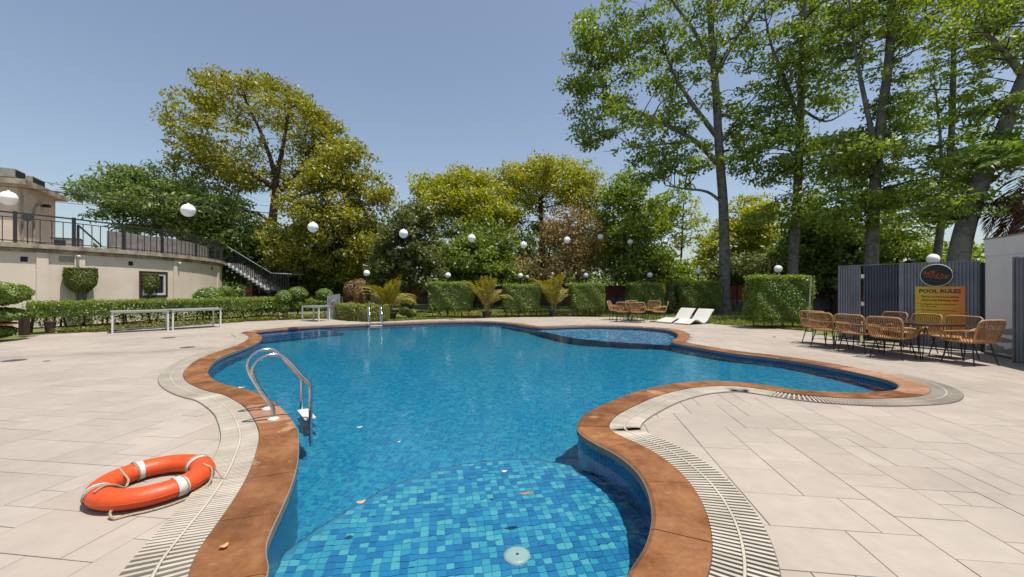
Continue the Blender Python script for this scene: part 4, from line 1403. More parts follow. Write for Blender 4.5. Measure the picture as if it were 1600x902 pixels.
def sign_material():
    m, t, p, out = new_mat('sign_print')
    tc = node(t, 'ShaderNodeTexCoord')
    sx = node(t, 'ShaderNodeSeparateXYZ'); t.links.new(tc.outputs['Generated'], sx.inputs[0])
    cr = node(t, 'ShaderNodeValToRGB')
    e = cr.color_ramp.elements
    e[0].position, e[0].color = 0.0, (0.70, 0.50, 0.02, 1)
    e[1].position, e[1].color = 1.0, (0.75, 0.21, 0.03, 1)
    q = e.new(0.55); q.color = (0.74, 0.38, 0.025, 1)
    t.links.new(sx.outputs[0], cr.inputs[0])
    t.links.new(cr.outputs[0], p.inputs['Base Color'])
    p.inputs['Roughness'].default_value = 0.35
    return m


M['sign'] = sign_material()
M['navy'] = mat('navy_print', (0.03, 0.025, 0.07), rough=0.5)
M['maroon'] = mat('maroon_print', (0.10, 0.02, 0.02), rough=0.5)
s0, s1 = ft(1431), ft(1509)
sw = s1 - s0
c = FA + FD * ((s0 + s1) / 2)
zt_ = 1.4 + 3 / F * (FA + FD * s0).y
t = thing('rules_sign', 'yellow and orange pool rules notice on the corrugated screen', 'sign', (c.x, c.y, 0), FRZ)
MB().box(-sw / 2, -0.030, 0.42, sw / 2, -0.018, zt_).build('board', M['sign'], t)
k = sw / 0.84
text(t, 'POOL RULES', 0.118 * k, 0, zt_ - 0.145, -0.032, M['navy'], bold=0.004 * k, sx=1.06)
text(t, 'This is a private pool please', 0.056 * k, 0, zt_ - 0.255, -0.032, M['maroon'], bold=0.0016 * k, sx=1.02)
text(t, 'observe the following rules', 0.056 * k, 0, zt_ - 0.335, -0.032, M['maroon'], bold=0.0016 * k, sx=1.02)
for i, (a, z) in enumerate((('No lifeguard on duty. All using this pool', 0.425), ('do so at own risk.', 0.475), ('Please shower before entering the pool.', 0.565), ('Please avoid running.', 0.655))):
    text(t, a, 0.037 * k, -sw * 0.385, zt_ - z, -0.032, M['maroon'], align='LEFT', bold=0.0008 * k)
for z in (0.42, 0.56, 0.65):
    MB().box(-sw * 0.455, -0.033, zt_ - z, -sw * 0.44, -0.0305, zt_ - z + 0.016).build('bullet', M['maroon'], t)

s0, s1 = ft(1439), ft(1490)
c = FA + FD * ((s0 + s1) / 2)
zc = 1.4 + 20.5 / F * c.y
a_, b_ = (s1 - s0) / 2, 0.255
t = thing('oval_sign', 'black oval sign with pale rim and red flame lettering above the yellow notice', 'sign', (c.x, c.y, zc), FRZ)
ov = [(a_ * cos(2 * pi * i / 48), b_ * sin(2 * pi * i / 48)) for i in range(48)]
RX = Matrix.Rotation(pi / 2, 4, 'X')
MB().prism(ov, 0.018, 0.055, RX).build('face', M['signblack'] if 'signblack' in M else M['black_metal'], t)
MB().tube([(x, -0.055, z) for x, z in ov], 0.009, 6, closed=True).build('rim', M['white_paint'], t)
M['flame'] = mat('flame_print', (0.62, 0.07, 0.02), (0.70, 0.20, 0.03), rough=0.5, scale=14)
sw_ = [[(-0.33, 0.03), (-0.27, 0.10), (-0.25, 0.02), (-0.20, 0.07), (-0.19, 0.0)], [(-0.17, 0.06), (-0.12, 0.09), (-0.1, 0.02), (-0.15, 0.01), (-0.17, 0.06)], [(-0.06, 0.12), (-0.05, 0.0), (0.0, -0.02)], [(-0.12, 0.085), (0.02, 0.075)],
       [(0.07, 0.05), (0.02, 0.0), (0.04, -0.05), (0.10, -0.03)], [(0.12, 0.0), (0.15, 0.03), (0.17, -0.03), (0.12, -0.04)], [(0.20, -0.01), (0.23, 0.0), (0.24, -0.05), (0.29, -0.01), (0.33, -0.02)], [(-0.30, -0.02), (-0.1, -0.04), (0.1, -0.075), (0.3, -0.055)]]
for q in sw_:
    ks = a_ / 0.40
    MB().tube(smooth_path([(x * ks, -0.057, z) for x, z in q], 4), 0.007, 5).build('flame_stroke', M['flame'], t)

# white-painted wall at the right with a sheet panel before it
t = thing('service_building', 'white plastered building with peeling lower wall beside the metal screen', 'building', (10.15, 8.78, 0), atan2(-0.78, -0.30))
Lw = 4.5
MB().box(0, 0.0, 0.0, Lw, 3.0, 2.08).build('wall', M['whitewall'], t)
MB().box(-0.012, -0.012, 2.082, Lw, 3.0, 2.44).build('parapet', M['whitewall'], t)
MB().box(-0.03, -0.03, 2.442, Lw, 3.02, 2.47).build('coping_cap', M['slab'], t)
MB().box(0, -0.03, 0.0, Lw, -0.001, 0.05).build('plinth', M['grout'], t)
rp = random.Random(5)
for x0, x1, z0, z1 in ((0.0, 0.50, 0.60, 0.76), (0.38, 0.93, 0.44, 0.62), (0.03, 0.93, 0.30, 0.40), (0.0, 0.60, 0.06, 0.26), (0.5, 0.93, 0.06, 0.22)):
    pl = []
    for i in range(16):
        a = 2 * pi * i / 16
        pl.append(((x0 + x1) / 2 + (x1 - x0) / 2 * cos(a) * rp.uniform(0.7, 1.05), (z0 + z1) / 2 + (z1 - z0) / 2 * sin(a) * rp.uniform(0.6, 1.1)))
    pl = [(max(0.003, q[0]), max(0.052, q[1])) for q in pl]
    MB().prism(pl, 0.0005, 0.003, RX).build('peeled_patch', M['plaster_patch'], t)
t = thing('sheet_panel', 'narrow dark corrugated sheet standing in front of the white building', 'panel', (9.47, 7.70, 0), atan2(-0.75, -0.10))
corrugated(0.0, 1.4, 0.0, 1.98, amp=0.02, pitch=0.07).build('panel', M['sheet'], t)
MB().box(-0.03, -0.03, 0, -0.001, 0.05, 2.0).build('edge_post', M['sheet'], t)


# ------------------------------------------------------------------ round-fronted building with a roof terrace
BC, BR = Vector((-25.8, 19.4, 0)), 9.84          # centre and radius of the curved front
RR = 10.0                                        # radius of the roof slab
ZR = 3.0


def bp(phi, r, z=0.0):
    return Vector((BC.x + r * cos(phi), BC.y + r * sin(phi), z))


def phi_at(px, r=RR):
    best = min((radians(a / 10) for a in range(-700, 480)), key=lambda a: abs(bp(a, r).x / max(0.1, bp(a, r).y) * F + CX - px) if bp(a, r).y > 1 else 1e9)
    return best


def arc_band(r0, r1, z0, z1, a0, a1, n):
    """solid ring sector"""
    mb = MB()
    vs, fs = [], []
    for i in range(n + 1):
        a = a0 + (a1 - a0) * i / n
        vs += [bp(a, r0, z0), bp(a, r1, z0), bp(a, r1, z1), bp(a, r0, z1)]
    for i in range(n):
        for k in range(4):
            fs.append((i * 4 + k, (i + 1) * 4 + k, (i + 1) * 4 + (k + 1) % 4, i * 4 + (k + 1) % 4))
    fs += [(3, 2, 1, 0), tuple(n * 4 + k for k in range(4))]
    vs = [v - BC for v in vs]
    return mb.add(vs, fs)


bld = thing('terrace_building', 'cream single-storey building with a curved front and roof terrace behind the hedge', 'building', BC)
A0, A1 = radians(-62), radians(58)
arc_band(BR - 0.3, BR, 0.0, ZR - 0.20, A0, A1, 60).build('wall', M['cream'], bld)
arc_band(0.5, RR, ZR - 0.16, ZR - 0.004, A0 - 0.02, A1 + 0.03, 60).build('roof_slab', M['slab'], bld)
arc_band(BR - 0.2, BR + 0.04, ZR - 0.30, ZR - 0.162, A0, A1, 60).build('cornice', M['slab'], bld)


def on_wall(px, w, z0, z1, out, m, name, rr_=BR, parent=None, inset=0.0):
    a = phi_at(px, rr_)
    R_ = Matrix.Translation(bp(a, rr_) - BC) @ Matrix.Rotation(a, 4, 'Z')
    return MB().box(-inset, -w / 2, z0, out, w / 2, z1, R_).build(name, m, parent or bld)


for px in (66, 124, 274, 340):
    on_wall(px, 0.30, 0.0, ZR - 0.302, 0.06, M['cream'], 'pilaster')
for px, z in ((38, 2.44), (204, 2.46), (331, 2.5)):
    on_wall(px, 0.17, z - 0.09, z + 0.09, 0.006, M['dark'], 'vent_hole')
on_wall(105, 0.45, 2.42, 2.62, 0.03, M['ac'], 'vent_panel')
for px in (20, 75, 122, 165, 195, 225, 253, 284, 312, 330):
    a = phi_at(px)
    R_ = Matrix.Translation(bp(a, BR, ZR - 0.22) - BC) @ Matrix.Rotation(a, 4, 'Z') @ Matrix.Rotation(pi / 2, 4, 'Y')
    MB().lathe([(0.035, 0.02), (0.035, 0.12)], 10, R_).build('rain_spout', M['slab'], bld)
# window
aw = phi_at(240, BR)
Rw = Matrix.Translation(bp(aw, BR) - BC) @ Matrix.Rotation(aw, 4, 'Z')
wn = MB()
for y0, y1, z0, z1 in ((-0.62, 0.62, 2.06, 2.16), (-0.62, 0.62, 1.0, 1.10), (-0.62, -0.53, 1.101, 2.059), (0.53, 0.62, 1.101, 2.059)):
    wn.box(-0.05, y0, z0, 0.06, y1, z1, Rw)
win = wn.build('window', M['frame_brown'], bld)
wf = MB()
for y0, y1, z0, z1 in ((-0.529, 0.529, 1.97, 2.058), (-0.529, 0.529, 1.102, 1.19), (-0.529, -0.44, 1.191, 1.969), (0.44, 0.529, 1.191, 1.969), (-0.04, 0.04, 1.191, 1.969)):
    wf.box(-0.04, y0, z0, 0.045, y1, z1, Rw)
wf.build('frame', M['white_paint'], win)
for y0, y1 in ((-0.438, -0.042), (0.042, 0.438)):
    MB().box(-0.02, y0, 1.192, 0.012, y1, 1.968, Rw).build('pane', M['glass'], win)
# wall lamp and camera
for px, z in ((120, 2.62), (276, 2.6)):
    a = phi_at(px, BR)
    R_ = Matrix.Translation(bp(a, BR) - BC) @ Matrix.Rotation(a, 4, 'Z')
    f = MB().box(0.101, -0.05, z - 0.05, 0.13, 0.05, z + 0.05, R_).sphere(R_ @ Vector((0.17, 0, z)), 0.055, 14, 8)
    f.build('wall_lamp', M['white_plastic'], bld)

# terrace railing: handrail, posts and each baluster
rail = thing('terrace_railing', 'dark metal railing round the edge of the curved roof terrace', 'railing', BC)
arc_band(RR - 0.17, RR - 0.11, ZR + 1.02, ZR + 1.07, A0, radians(40), 60).build('handrail', M['rail_metal'], rail)
arc_band(RR - 0.155, RR - 0.125, ZR + 0.87, ZR + 0.90, A0, radians(40), 60).build('mid_rail', M['rail_metal'], rail)
arc_band(RR - 0.155, RR - 0.125, ZR + 0.06, ZR + 0.09, A0, radians(40), 60).build('bottom_rail', M['rail_metal'], rail)
posts = [phi_at(25), phi_at(118), phi_at(197), phi_at(258), phi_at(311), phi_at(341)]
posts = [posts[0] - 0.40, posts[0] - 0.2] + posts + [radians(40)]
bal_me = None
for i, a in enumerate(posts):
    R_ = Matrix.Translation(bp(a, RR - 0.14) - BC) @ Matrix.Rotation(a, 4, 'Z')
    MB().box(-0.04, -0.045, ZR, 0.04, 0.045, ZR + 1.10, R_).build('post', M['rail_metal'], rail)
    if i + 1 < len(posts):
        n = max(2, int(round((posts[i + 1] - a) * RR / 0.27)))
        for k in range(1, n):
            aa = a + (posts[i + 1] - a) * k / n
            if bal_me is None:
                bal_me = MB().box(-0.011, -0.011, 0.0, 0.011, 0.011, 0.866).mesh('baluster', M['rail_metal'])
            b = bpy.data.objects.new('baluster', bal_me)
            b.location = bp(aa, RR - 0.14, ZR + 0.003) - BC
            b.rotation_euler = (0, 0, aa)
            link(b, rail)

# tower block on the roof
t = thing('tower_room', 'beige square room with a projecting roof slab rising from the terrace', 'building', (-20.65, 17.1, ZR), atan2(2.9, -1.65))
TL, TH = 3.35, 2.72
MB().box(0, 0, 0.0, TL, 6.0, TH).build('wall', M['tower'], t)
MB().box(-0.35, -0.35, TH + 0.001, TL + 0.35, 6.3, TH + 0.22).build('roof_slab', M['slab'], t)
MB().box(0.3, -0.02, TH - 0.34, 0.9, -0.001, TH - 0.002).build('beam_end', M['tower'], t)
MB().box(TL - 0.35, -0.03, 0.0, TL - 0.2, -0.001, 1.0).build('pilaster', M['cream'], t)
pt = smooth_path([(1.2, -0.05, 0.1), (1.2, -0.05, 1.4), (1.25, -0.06, 1.9), (1.6, -0.05, 2.2), (2.1, -0.05, 2.25)], 4)
MB().tube(pt, 0.035, 7).build('pipe', M['slab'], t)
MB().box(1.9, -0.28, 2.15, 2.1, -0.001, 2.28).build('wall_lamp', M['dark'], t)
MB().box(0.25, -0.06, 0.3, 0.33, -0.001, TH - 0.35).build('pipe', M['slab'], t)
MB().box(1.4, -0.25, 0.45, 2.6, -0.001, 0.52).build('shelf', M['ac'], t)
rzt = atan2(2.9, -1.65)


def tw(x, y, z):
    return Matrix.Translation((-20.65, 17.1, ZR)) @ Matrix.Rotation(rzt, 4, 'Z') @ Vector((x, y, z))


for (x, y, w_, d_, h_), lab in (((-0.2, 0.0, 0.85, 0.75, 0.42), 'taller grey cooling unit at the corner of the tower roof'), ((1.05, -0.05, 1.15, 0.7, 0.42), 'longer flat cooling unit along the tower roof edge')):
    q = thing('cooling_unit', lab, 'cooling unit', tw(x, y, TH + 0.222), rzt, 'cooling units on the tower roof')
    MB().box(0, 0, 0.05, w_, d_, h_).build('casing', M['ac'], q, bevel=0.015)
    MB().box(0.06, -0.012, 0.09, w_ - 0.06, -0.001, h_ - 0.05).build('front_grille', M['dark'], q)
    MB().box(w_ + 0.001, 0.06, 0.09, w_ + 0.012, d_ - 0.06, h_ - 0.05).build('side_grille', M['parapet'], q)
    MB().box(0.05, 0.05, 0.0, w_ - 0.05, 0.12, 0.049).box(0.05, d_ - 0.12, 0.0, w_ - 0.05, d_ - 0.05, 0.049).build('bearer', M['dark'], q)

q = AT(105, 386, 18.5)
t = thing('roof_unit', 'low grey box unit standing on the roof behind the railing', 'cooling unit', (q.x, q.y, ZR), 0.7)
MB().box(-0.45, -0.35, 0.04, 0.45, 0.35, 0.62).build('casing', M['ac'], t, bevel=0.015)
MB().box(-0.36, -0.362, 0.12, 0.0, -0.351, 0.54).build('grille', M['dark'], t)
MB().box(-0.47, -0.37, 0.62, 0.47, 0.37, 0.65).build('lid', M['dark'], t)

q = AT(43, 340, 16.5)
t = thing('floodlight', 'small round floodlight on a stand above the terrace railing', 'floodlight', (q.x, q.y, ZR), 0.5)
zf = q.z - ZR
MB().tube([(0, 0, 0), (0, 0, zf - 0.12)], 0.02, 7).build('stand', M['rail_metal'], t)
MB().lathe([(0.08, -0.10), (0.16, 0.0), (0.16, 0.03)], 18, Matrix.Translation((0, 0, zf)) @ Matrix.Rotation(pi / 2, 4, 'X')).build('lamp_head', M['rail_metal'], t)
MB().lathe([(0.145, 0.031), (0.0001, 0.036)], 18, Matrix.Translation((0, 0, zf)) @ Matrix.Rotation(pi / 2, 4, 'X')).build('lens', M['glass'], t)

# weathered sheet parapet behind the railing, sheet by sheet
t = thing('roof_screen', 'grey weathered sheets standing along the roof behind the railing', 'screen', BC)
aa = [phi_at(168, 9.2) + (radians(46) - phi_at(168, 9.2)) * i / 14 for i in range(15)]
for i in range(14):
    h_ = 0.80 + 0.05 * random.random()
    arc_band(9.13, 9.17, ZR, ZR + h_, aa[i] + 0.0012, aa[i + 1] - 0.0012, 2).build('sheet', M['parapet'], t)

# brace and pipe on the roof
q0, q1 = AT(122, 352, 16.8), AT(158, 384, 18.5)
t = thing('roof_brace', 'dark slanting pipe brace on the roof beside the small green plant', 'brace', (q0.x, q0.y, 0))
MB().tube([Vector((0, 0, q0.z)), q1 - Vector((q0.x, q0.y, 0))], 0.035, 7).build('pipe', M['rail_metal'], t)
MB().box(-0.03, -0.03, ZR, 0.03, 0.03, q0.z).build('stay', M['rail_metal'], t)

# outside stair
t = thing('outside_stair', 'white-edged outside stair with dark railing coming down from the roof terrace', 'stairs')
S0, S1 = AT(356, 413, 25.6), AT(424, 453, 25.0)
S0.z, n_st = ZR, 11
S1.z = 1.33
dS = (S1 - S0)
dh = Vector((dS.x, dS.y, 0)); Ls = dh.length; dh.normalize()
side = Vector((-dh.y, dh.x, 0))
for k in range(n_st):
    c = S0 + dS * ((k + 0.5) / n_st)
    Mx = Matrix.Translation((c.x, c.y, 0)) @ Matrix.Rotation(atan2(dh.y, dh.x), 4, 'Z')
    z1 = S0.z + dS.z * (k + 1) / n_st
    w_ = Ls / n_st / 2
    MB().box(-w_ - 0.03, -0.05, z1, w_, 1.1, z1 + 0.045, Mx).box(-w_ - 0.025, -0.045, z1 + 0.046, -w_ - 0.001, 1.1, z1 - dS.z / n_st, Mx).build('step', M['parapet'], t)
    MB().box(-w_ - 0.05, -0.20, z1 - 0.02, w_ * 0.6, -0.052, z1 + 0.13, Mx).build('white_edge', M['white_paint'], t)
MB().bar(S0 + Vector((0, 0, -0.22)) + side * 0.3, S1 + Vector((0, 0, -0.22)) + side * 0.3, 0.9, 0.16).build('stringer', M['rail_metal'], t)
land = S1 + dh * 0.55
Mx = Matrix.Translation((land.x, land.y, 0)) @ Matrix.Rotation(atan2(dh.y, dh.x), 4, 'Z')
MB().box(-0.75, -0.1, S1.z - 0.12, 0.75, 1.4, S1.z - 0.002, Mx).build('landing', M['rail_metal'], t)
for x, y in ((-0.65, -0.05), (0.65, -0.05), (0.65, 1.3)):
    MB().box(x - 0.05, y - 0.05, 0, x + 0.05, y + 0.05, S1.z - 0.121, Mx).build('landing_post', M['rail_metal'], t)
hr = MB()
hr.tube([S0 + Vector((0, 0, 1.0)), S1 + Vector((0, 0, 1.0)), Mx @ Vector((0.62, -0.08, S1.z + 0.95)), Mx @ Vector((0.62, 1.3, S1.z + 0.95))], 0.032, 7)
hr.build('handrail', M['sheet'], t)
for k in range(n_st * 2):
    c = S0 + dS * ((k + 0.5) / (n_st * 2))
    MB().box(c.x - 0.012, c.y - 0.012, c.z - 0.05, c.x + 0.012, c.y + 0.012, c.z + 1.0).build('baluster', M['rail_metal'], t)
for k in range(9):
    c = Mx @ Vector((-0.7 + 0.175 * k, -0.08, S1.z))
    MB().box(c.x - 0.014, c.y - 0.014, c.z, c.x + 0.014, c.y + 0.014, c.z + 0.94).build('baluster', M['rail_metal'], t)
L1 = Mx @ Vector((-0.6, 1.0, 0)); L0 = L1 - dh * 2.6
for k in range(7):
    c = L1 + (L0 - L1) * ((k + 0.5) / 7)
    z1 = (S1.z - 0.12) * (1 - (k + 1) / 7.5)
    M2 = Matrix.Translation((c.x, c.y, 0)) @ Matrix.Rotation(atan2(dh.y, dh.x), 4, 'Z')
    MB().box(-0.19, -0.5, z1 - 0.05, 0.19, 0.5, z1, M2).build('step', M['rail_metal'], t)
MB().tube([L1 + Vector((0, -0.4, S1.z + 0.8)), L0 + Vector((0, -0.4, 0.9))], 0.03, 7).build('handrail', M['rail_metal'], t)

# ------------------------------------------------------------------ boundary wall: rubble below, red paint above
wall_path = [Vector((-24, 37, 0)), Vector((-4, 35, 0)), Vector((8, 30, 0)), Vector((14, 25.5, 0)), Vector((22, 24, 0)), Vector((40, 23, 0))]
t = thing('boundary_wall', 'long low garden wall, red painted above rough stone, behind the clipped hedges', 'wall')
for a, b in zip(wall_path[:-1], wall_path[1:]):
    MB().bar(a + Vector((0, 0, 1.15)), b + Vector((0, 0, 1.15)), 0.25, 0.9).build('red_panel', M['redwall'], t)
    MB().bar(a + Vector((0, 0, 0.35)), b + Vector((0, 0, 0.35)), 0.30, 0.69).build('footing', M['stone'], t)
sm = MB()
for a, b in zip(wall_path[1:-1], wall_path[2:]):
    d = (b - a); Lw_ = d.length; d.normalize(); nn = Vector((d.y, -d.x, 0))
    s = 0
    while s < Lw_:
        z = 0.02
        while z < 0.62:
            w_, h_ = random.uniform(0.18, 0.4), random.uniform(0.12, 0.24)
            c = a + d * (s + random.uniform(0, 0.2)) + nn * 0.15 + Vector((0, 0, z + h_ / 2))
            sm.box(-w_ / 2, -0.05, -h_ / 2, w_ / 2, 0.05, h_ / 2, Matrix.Translation(c) @ Matrix.Rotation(atan2(d.y, d.x) + random.uniform(-0.1, 0.1), 4, 'Z'))
            z += h_ + 0.015
        s += 0.36
tag(sm.build('rubble', M['stone'], t), kind='stuff')

# ------------------------------------------------------------------ leaves
def leaf_cloud(C, size, aspect=0.5, up=0.35, rng=RNG, jit=0.35, N=None):
    """one diamond leaf at every point C; normals random with an upward bias, or near N where given"""
    n = len(C)
    nr = rng.normal(size=(n, 3))
    nr /= np.linalg.norm(nr, axis=1)[:, None]
    if N is not None: nr = N + nr * 0.75
    nr[:, 2] = nr[:, 2] + up
    nr /= np.linalg.norm(nr, axis=1)[:, None] + 1e-9
    ax_ = np.cross(nr, rng.normal(size=(n, 3)))
    ax_ /= np.linalg.norm(ax_, axis=1)[:, None] + 1e-9
    bx = np.cross(nr, ax_)
    L = size * (1 + jit * rng.uniform(-1, 1, n))[:, None]
    Wd = L * aspect
    V = np.empty((n, 4, 3))
    V[:, 0] = C - ax_ * L * 0.5
    V[:, 1] = C + bx * Wd * 0.5 - nr * L * 0.06
    V[:, 2] = C + ax_ * L * 0.5 - nr * L * 0.10
    V[:, 3] = C - bx * Wd * 0.5 - nr * L * 0.06
    return V.reshape(-1, 3), np.arange(n * 4).reshape(n, 4)


def leaf_obj(name, parts_, m, parent, org):
    Vs, Qs, k = [], [], 0
    for V, Q in parts_:
        Vs.append(V); Qs.append(Q + k); k += len(V)
    V = np.vstack(Vs) - np.array(org)[None]
    o = bpy.data.objects.new(name, np_mesh(name, V, np.vstack(Qs), m))
    return link(o, parent)


def box_points(n, sx, sy, sz, rng=RNG, depth=0.10):
    """points in a skin of a box centred on the origin, with outward normals; corners a little rounded"""
    a = np.array([sy * sz, sy * sz, sx * sz, sx * sz, sx * sy, sx * sy * 0.4])
    f = rng.choice(6, n, p=a / a.sum())
    p = rng.uniform(-0.5, 0.5, (n, 3))
    N = np.zeros((n, 3))
    for k in range(6):
        q = f == k
        axk, sg = k // 2, (1 if k % 2 == 0 else -1)
        if axk == 2: sg = 1 if k == 4 else -1
        p[q, axk] = sg * 0.5
        N[q, axk] = sg
    P = p * np.array([sx, sy, sz])
    r = 0.12
    lim = np.array([sx, sy, sz]) / 2 - r
    q = np.clip(P, -lim, lim)
    d = P - q
    dl = np.linalg.norm(d, axis=1)[:, None]
    P = q + d / np.maximum(dl, 1e-6) * np.minimum(dl, r)
    P -= N * rng.uniform(0, depth, (n, 1)) ** 1.0
    lump = 0.045 * np.sin(P[:, :1] * 5.1 + P[:, 2:3] * 4.3 + rng.uniform(0, 6)) + 0.035 * np.sin(P[:, 1:2] * 7.7 + P[:, :1] * 9.1 + P[:, 2:3] * 8.0)
    return P + N * (lump + rng.normal(0, 0.022, (n, 1)) + (rng.uniform(0, 1, (n, 1)) < 0.03) * rng.uniform(0.02, 0.09, (n, 1))), N


def clipped_hedge(label, x, y, w_, d_, z0, z1, m, rz=0.0, dens=1500, size=0.062, stems=5, group='clipped hedge blocks along the lawn'):
    t = thing('clipped_hedge', label, 'hedge', (x, y, 0), rz, group)
    h_ = z1 - z0
    n = int(dens * (2 * w_ * h_ + 2 * d_ * h_ + w_ * d_))
    P, N = box_points(n, w_, d_, h_)
    P[:, 2] += (z0 + z1) / 2
    # ragged bottom
    lowq = (P[:, 2] < z0 + 0.1)
    P[lowq, 2] += RNG.uniform(-0.12, 0.1, lowq.sum())
    V, Q = leaf_cloud(P, size, 0.55, 0.25, N=N)
    core, cq = MB().box(-w_ / 2 + 0.13, -d_ / 2 + 0.13, z0 + 0.12, w_ / 2 - 0.13, d_ / 2 - 0.13, z1 - 0.13), None
    leaf_obj('foliage', [(V, Q), (np.array(core.v), np.array(core.f))], m, t, (0, 0, 0))
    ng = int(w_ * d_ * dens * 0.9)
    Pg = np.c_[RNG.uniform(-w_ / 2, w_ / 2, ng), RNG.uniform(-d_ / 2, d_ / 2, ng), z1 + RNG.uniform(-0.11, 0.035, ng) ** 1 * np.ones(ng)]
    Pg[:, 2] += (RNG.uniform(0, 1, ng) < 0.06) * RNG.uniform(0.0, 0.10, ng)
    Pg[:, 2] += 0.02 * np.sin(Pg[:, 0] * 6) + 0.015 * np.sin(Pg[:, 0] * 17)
    leaf_obj('sunlit_top_shoots', [leaf_cloud(Pg, size, 0.5, 0.2)], M['lf_sunlit_young'], t, (0, 0, 0))  # shoots in a brighter leaf colour that stands in for the sunlit top
    for k in range(stems):
        sx = (-0.42 + 0.84 * k / max(1, stems - 1)) * w_
        MB().tube([(sx, random.uniform(-0.1, 0.1), 0.0), (sx + random.uniform(-0.05, 0.05), 0.0, z0 + 0.25)], [0.022, 0.016], 6).build('stem', M['bark_brown'], t)
    return t


hedges = [  # px left, right, top, ground line, depth Y, label
    (670, 739, 442.5, 497, 'wide clipped hedge block between the lamp post and the first potted palm', 'lf_hedge'),
    (785, 844, 445.5, 495.5, 'clipped hedge block on stems between the two potted palms', 'lf_hedge'),
    (890, 944, 444, 495, 'clipped hedge block right of the potted palms, left of the far chairs', 'lf_hedge'),
    (979, 1036, 443.5, 492, 'shaded clipped hedge block directly behind the far chair set', 'lf_hedge'),
    (1057, 1124, 440.5, 492, 'clipped hedge block behind the white loungers, beside the grey trunk', 'lf_hedge'),
    (1169, 1262, 432.5, 514, 'large bright green clipped hedge block beside the pale pole', 'lf_bright')]
for i, (x0, x1, yt, yb, lab, mt) in enumerate(hedges):
    Y = F * H / (yb - CY) + 0.35
    c0, c1 = AT(x0, yt, Y), AT(x1, yt, Y)
    zb = 0.36 if i < 5 else 0.30
    clipped_hedge(lab, (c0.x + c1.x) / 2, Y, (c1.x - c0.x) * 0.97, 0.85, zb, c0.z, M[mt], dens=1500 if i < 5 else 2000, size=0.065 if i < 5 else 0.06, stems=6)


def ball_points(n, rx, ry, rz_, rng=RNG, depth=0.2, cut=None):
    d = rng.normal(size=(n, 3)); d /= np.linalg.norm(d, axis=1)[:, None]
    r = 1 - depth * rng.uniform(0, 1, (n, 1)) ** 1.5
    lump = 1 + 0.05 * np.sin(d[:, :1] * 9 + d[:, 2:3] * 7) + 0.04 * np.sin(d[:, 1:2] * 13)
    return d * r * lump * np.array([rx, ry, rz_]), d


def bush(label, x, y, parts_, m, stem=None, name='round_bush', cat='bush', size=0.06, dens=1300, group=None, stem_r=0.03, z=0.0):
    """parts_: list of (dx, dy, z centre, rx, ry, rz) lobes; stem = top height of a visible trunk"""
    t = thing(name, label, cat, (x, y, z), 0, group)
    clouds = []
    for dx, dy, zc, rx, ry, rz_ in parts_:
        n = int(dens * 4 * pi * ((rx * ry + rx * rz_ + ry * rz_) / 3))
        P, N = ball_points(n, rx, ry, rz_)
        P += np.array([dx, dy, zc])
        clouds.append(leaf_cloud(P, size, 0.55, 0.25, N=N))
        c = MB().sphere((dx, dy, zc), 0.80, 10, 6, (rx, ry, rz_))
        qd = np.array([f for f in c.f if len(f) == 4])
        clouds.append((np.array(c.v), qd))
    leaf_obj('foliage', clouds, m, t, (0, 0, 0))
    if stem:
        for k in range(5 if stem_r > 0.04 else 2):
            a = 2.1 * k
            r_ = stem_r
            MB().tube([(r_ * 1.2 * cos(a), r_ * 1.2 * sin(a), -0.02), (r_ * 0.6 * cos(a + 1), r_ * 0.6 * sin(a + 1), stem * 0.5), (r_ * 3.2 * cos(a + 2), r_ * 3.2 * sin(a + 2), stem)], [r_ * 0.7, r_ * 0.6, r_ * 0.4], 6).build('stem', M['bark_pale'], t)
    return t


# long low hedge in front of the building, a run of clipped shrubs grown together
hp = [AT(44, 0, 13.0), AT(150, 0, 14.3), AT(300, 0, 16.6), AT(420, 0, 19.2), AT(452, 0, 20.6)]
hp = smooth_path([Vector((p.x, p.y, 0)) for p in hp], 8)
t = thing('long_hedge', 'long low clipped hedge running before the cream building', 'hedge', (0, 0, 0))
clouds, young = [], []
for i, (a, b) in enumerate(zip(hp[:-1], hp[1:])):
    d = b - a; L = d.length
    n = int(1050 * (2 * L * 0.75 + L * 0.8))
    P, N = box_points(n, L * 1.06, 0.9, 0.62)
    an = atan2(d.y, d.x)
    Rm = np.array([[cos(an), -sin(an), 0], [sin(an), cos(an), 0], [0, 0, 1]])
    P, N = P @ Rm.T, N @ Rm.T
    c = (a + b) / 2
    P += np.array([c.x, c.y, 0.66])
    low = P[:, 2] < 0.5
    P[low, 2] += RNG.uniform(-0.2, 0.1, low.sum())
    clouds.append(leaf_cloud(P, 0.07, 0.55, 0.25, N=N))
    core = MB().box(-L / 2, -0.33, 0.48, L / 2, 0.33, 0.85, Matrix.Translation(c) @ Matrix.Rotation(an, 4, 'Z'))
    clouds.append((np.array([v for v in core.v]), np.array(core.f)))
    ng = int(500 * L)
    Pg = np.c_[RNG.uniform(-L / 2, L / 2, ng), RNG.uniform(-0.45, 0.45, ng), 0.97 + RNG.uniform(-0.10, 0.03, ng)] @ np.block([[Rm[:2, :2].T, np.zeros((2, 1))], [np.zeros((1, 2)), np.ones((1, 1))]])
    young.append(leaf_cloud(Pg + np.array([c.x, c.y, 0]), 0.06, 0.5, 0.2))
    if i % 2 == 0:
        for k in range(2):
            p = a + d * random.random()
            MB().tube([(p.x, p.y, 0), (p.x + random.uniform(-.15, .15), p.y, 0.5)], [0.035, 0.02], 6).build('stem', M['bark_brown'], t)
leaf_obj('foliage', clouds, M['lf_hedge'], t, (0, 0, 0))
leaf_obj('sunlit_top_shoots', young, M['lf_sunlit_young'], t, (0, 0, 0))  # same lighter shoots, painting a sunlit rim along the hedge

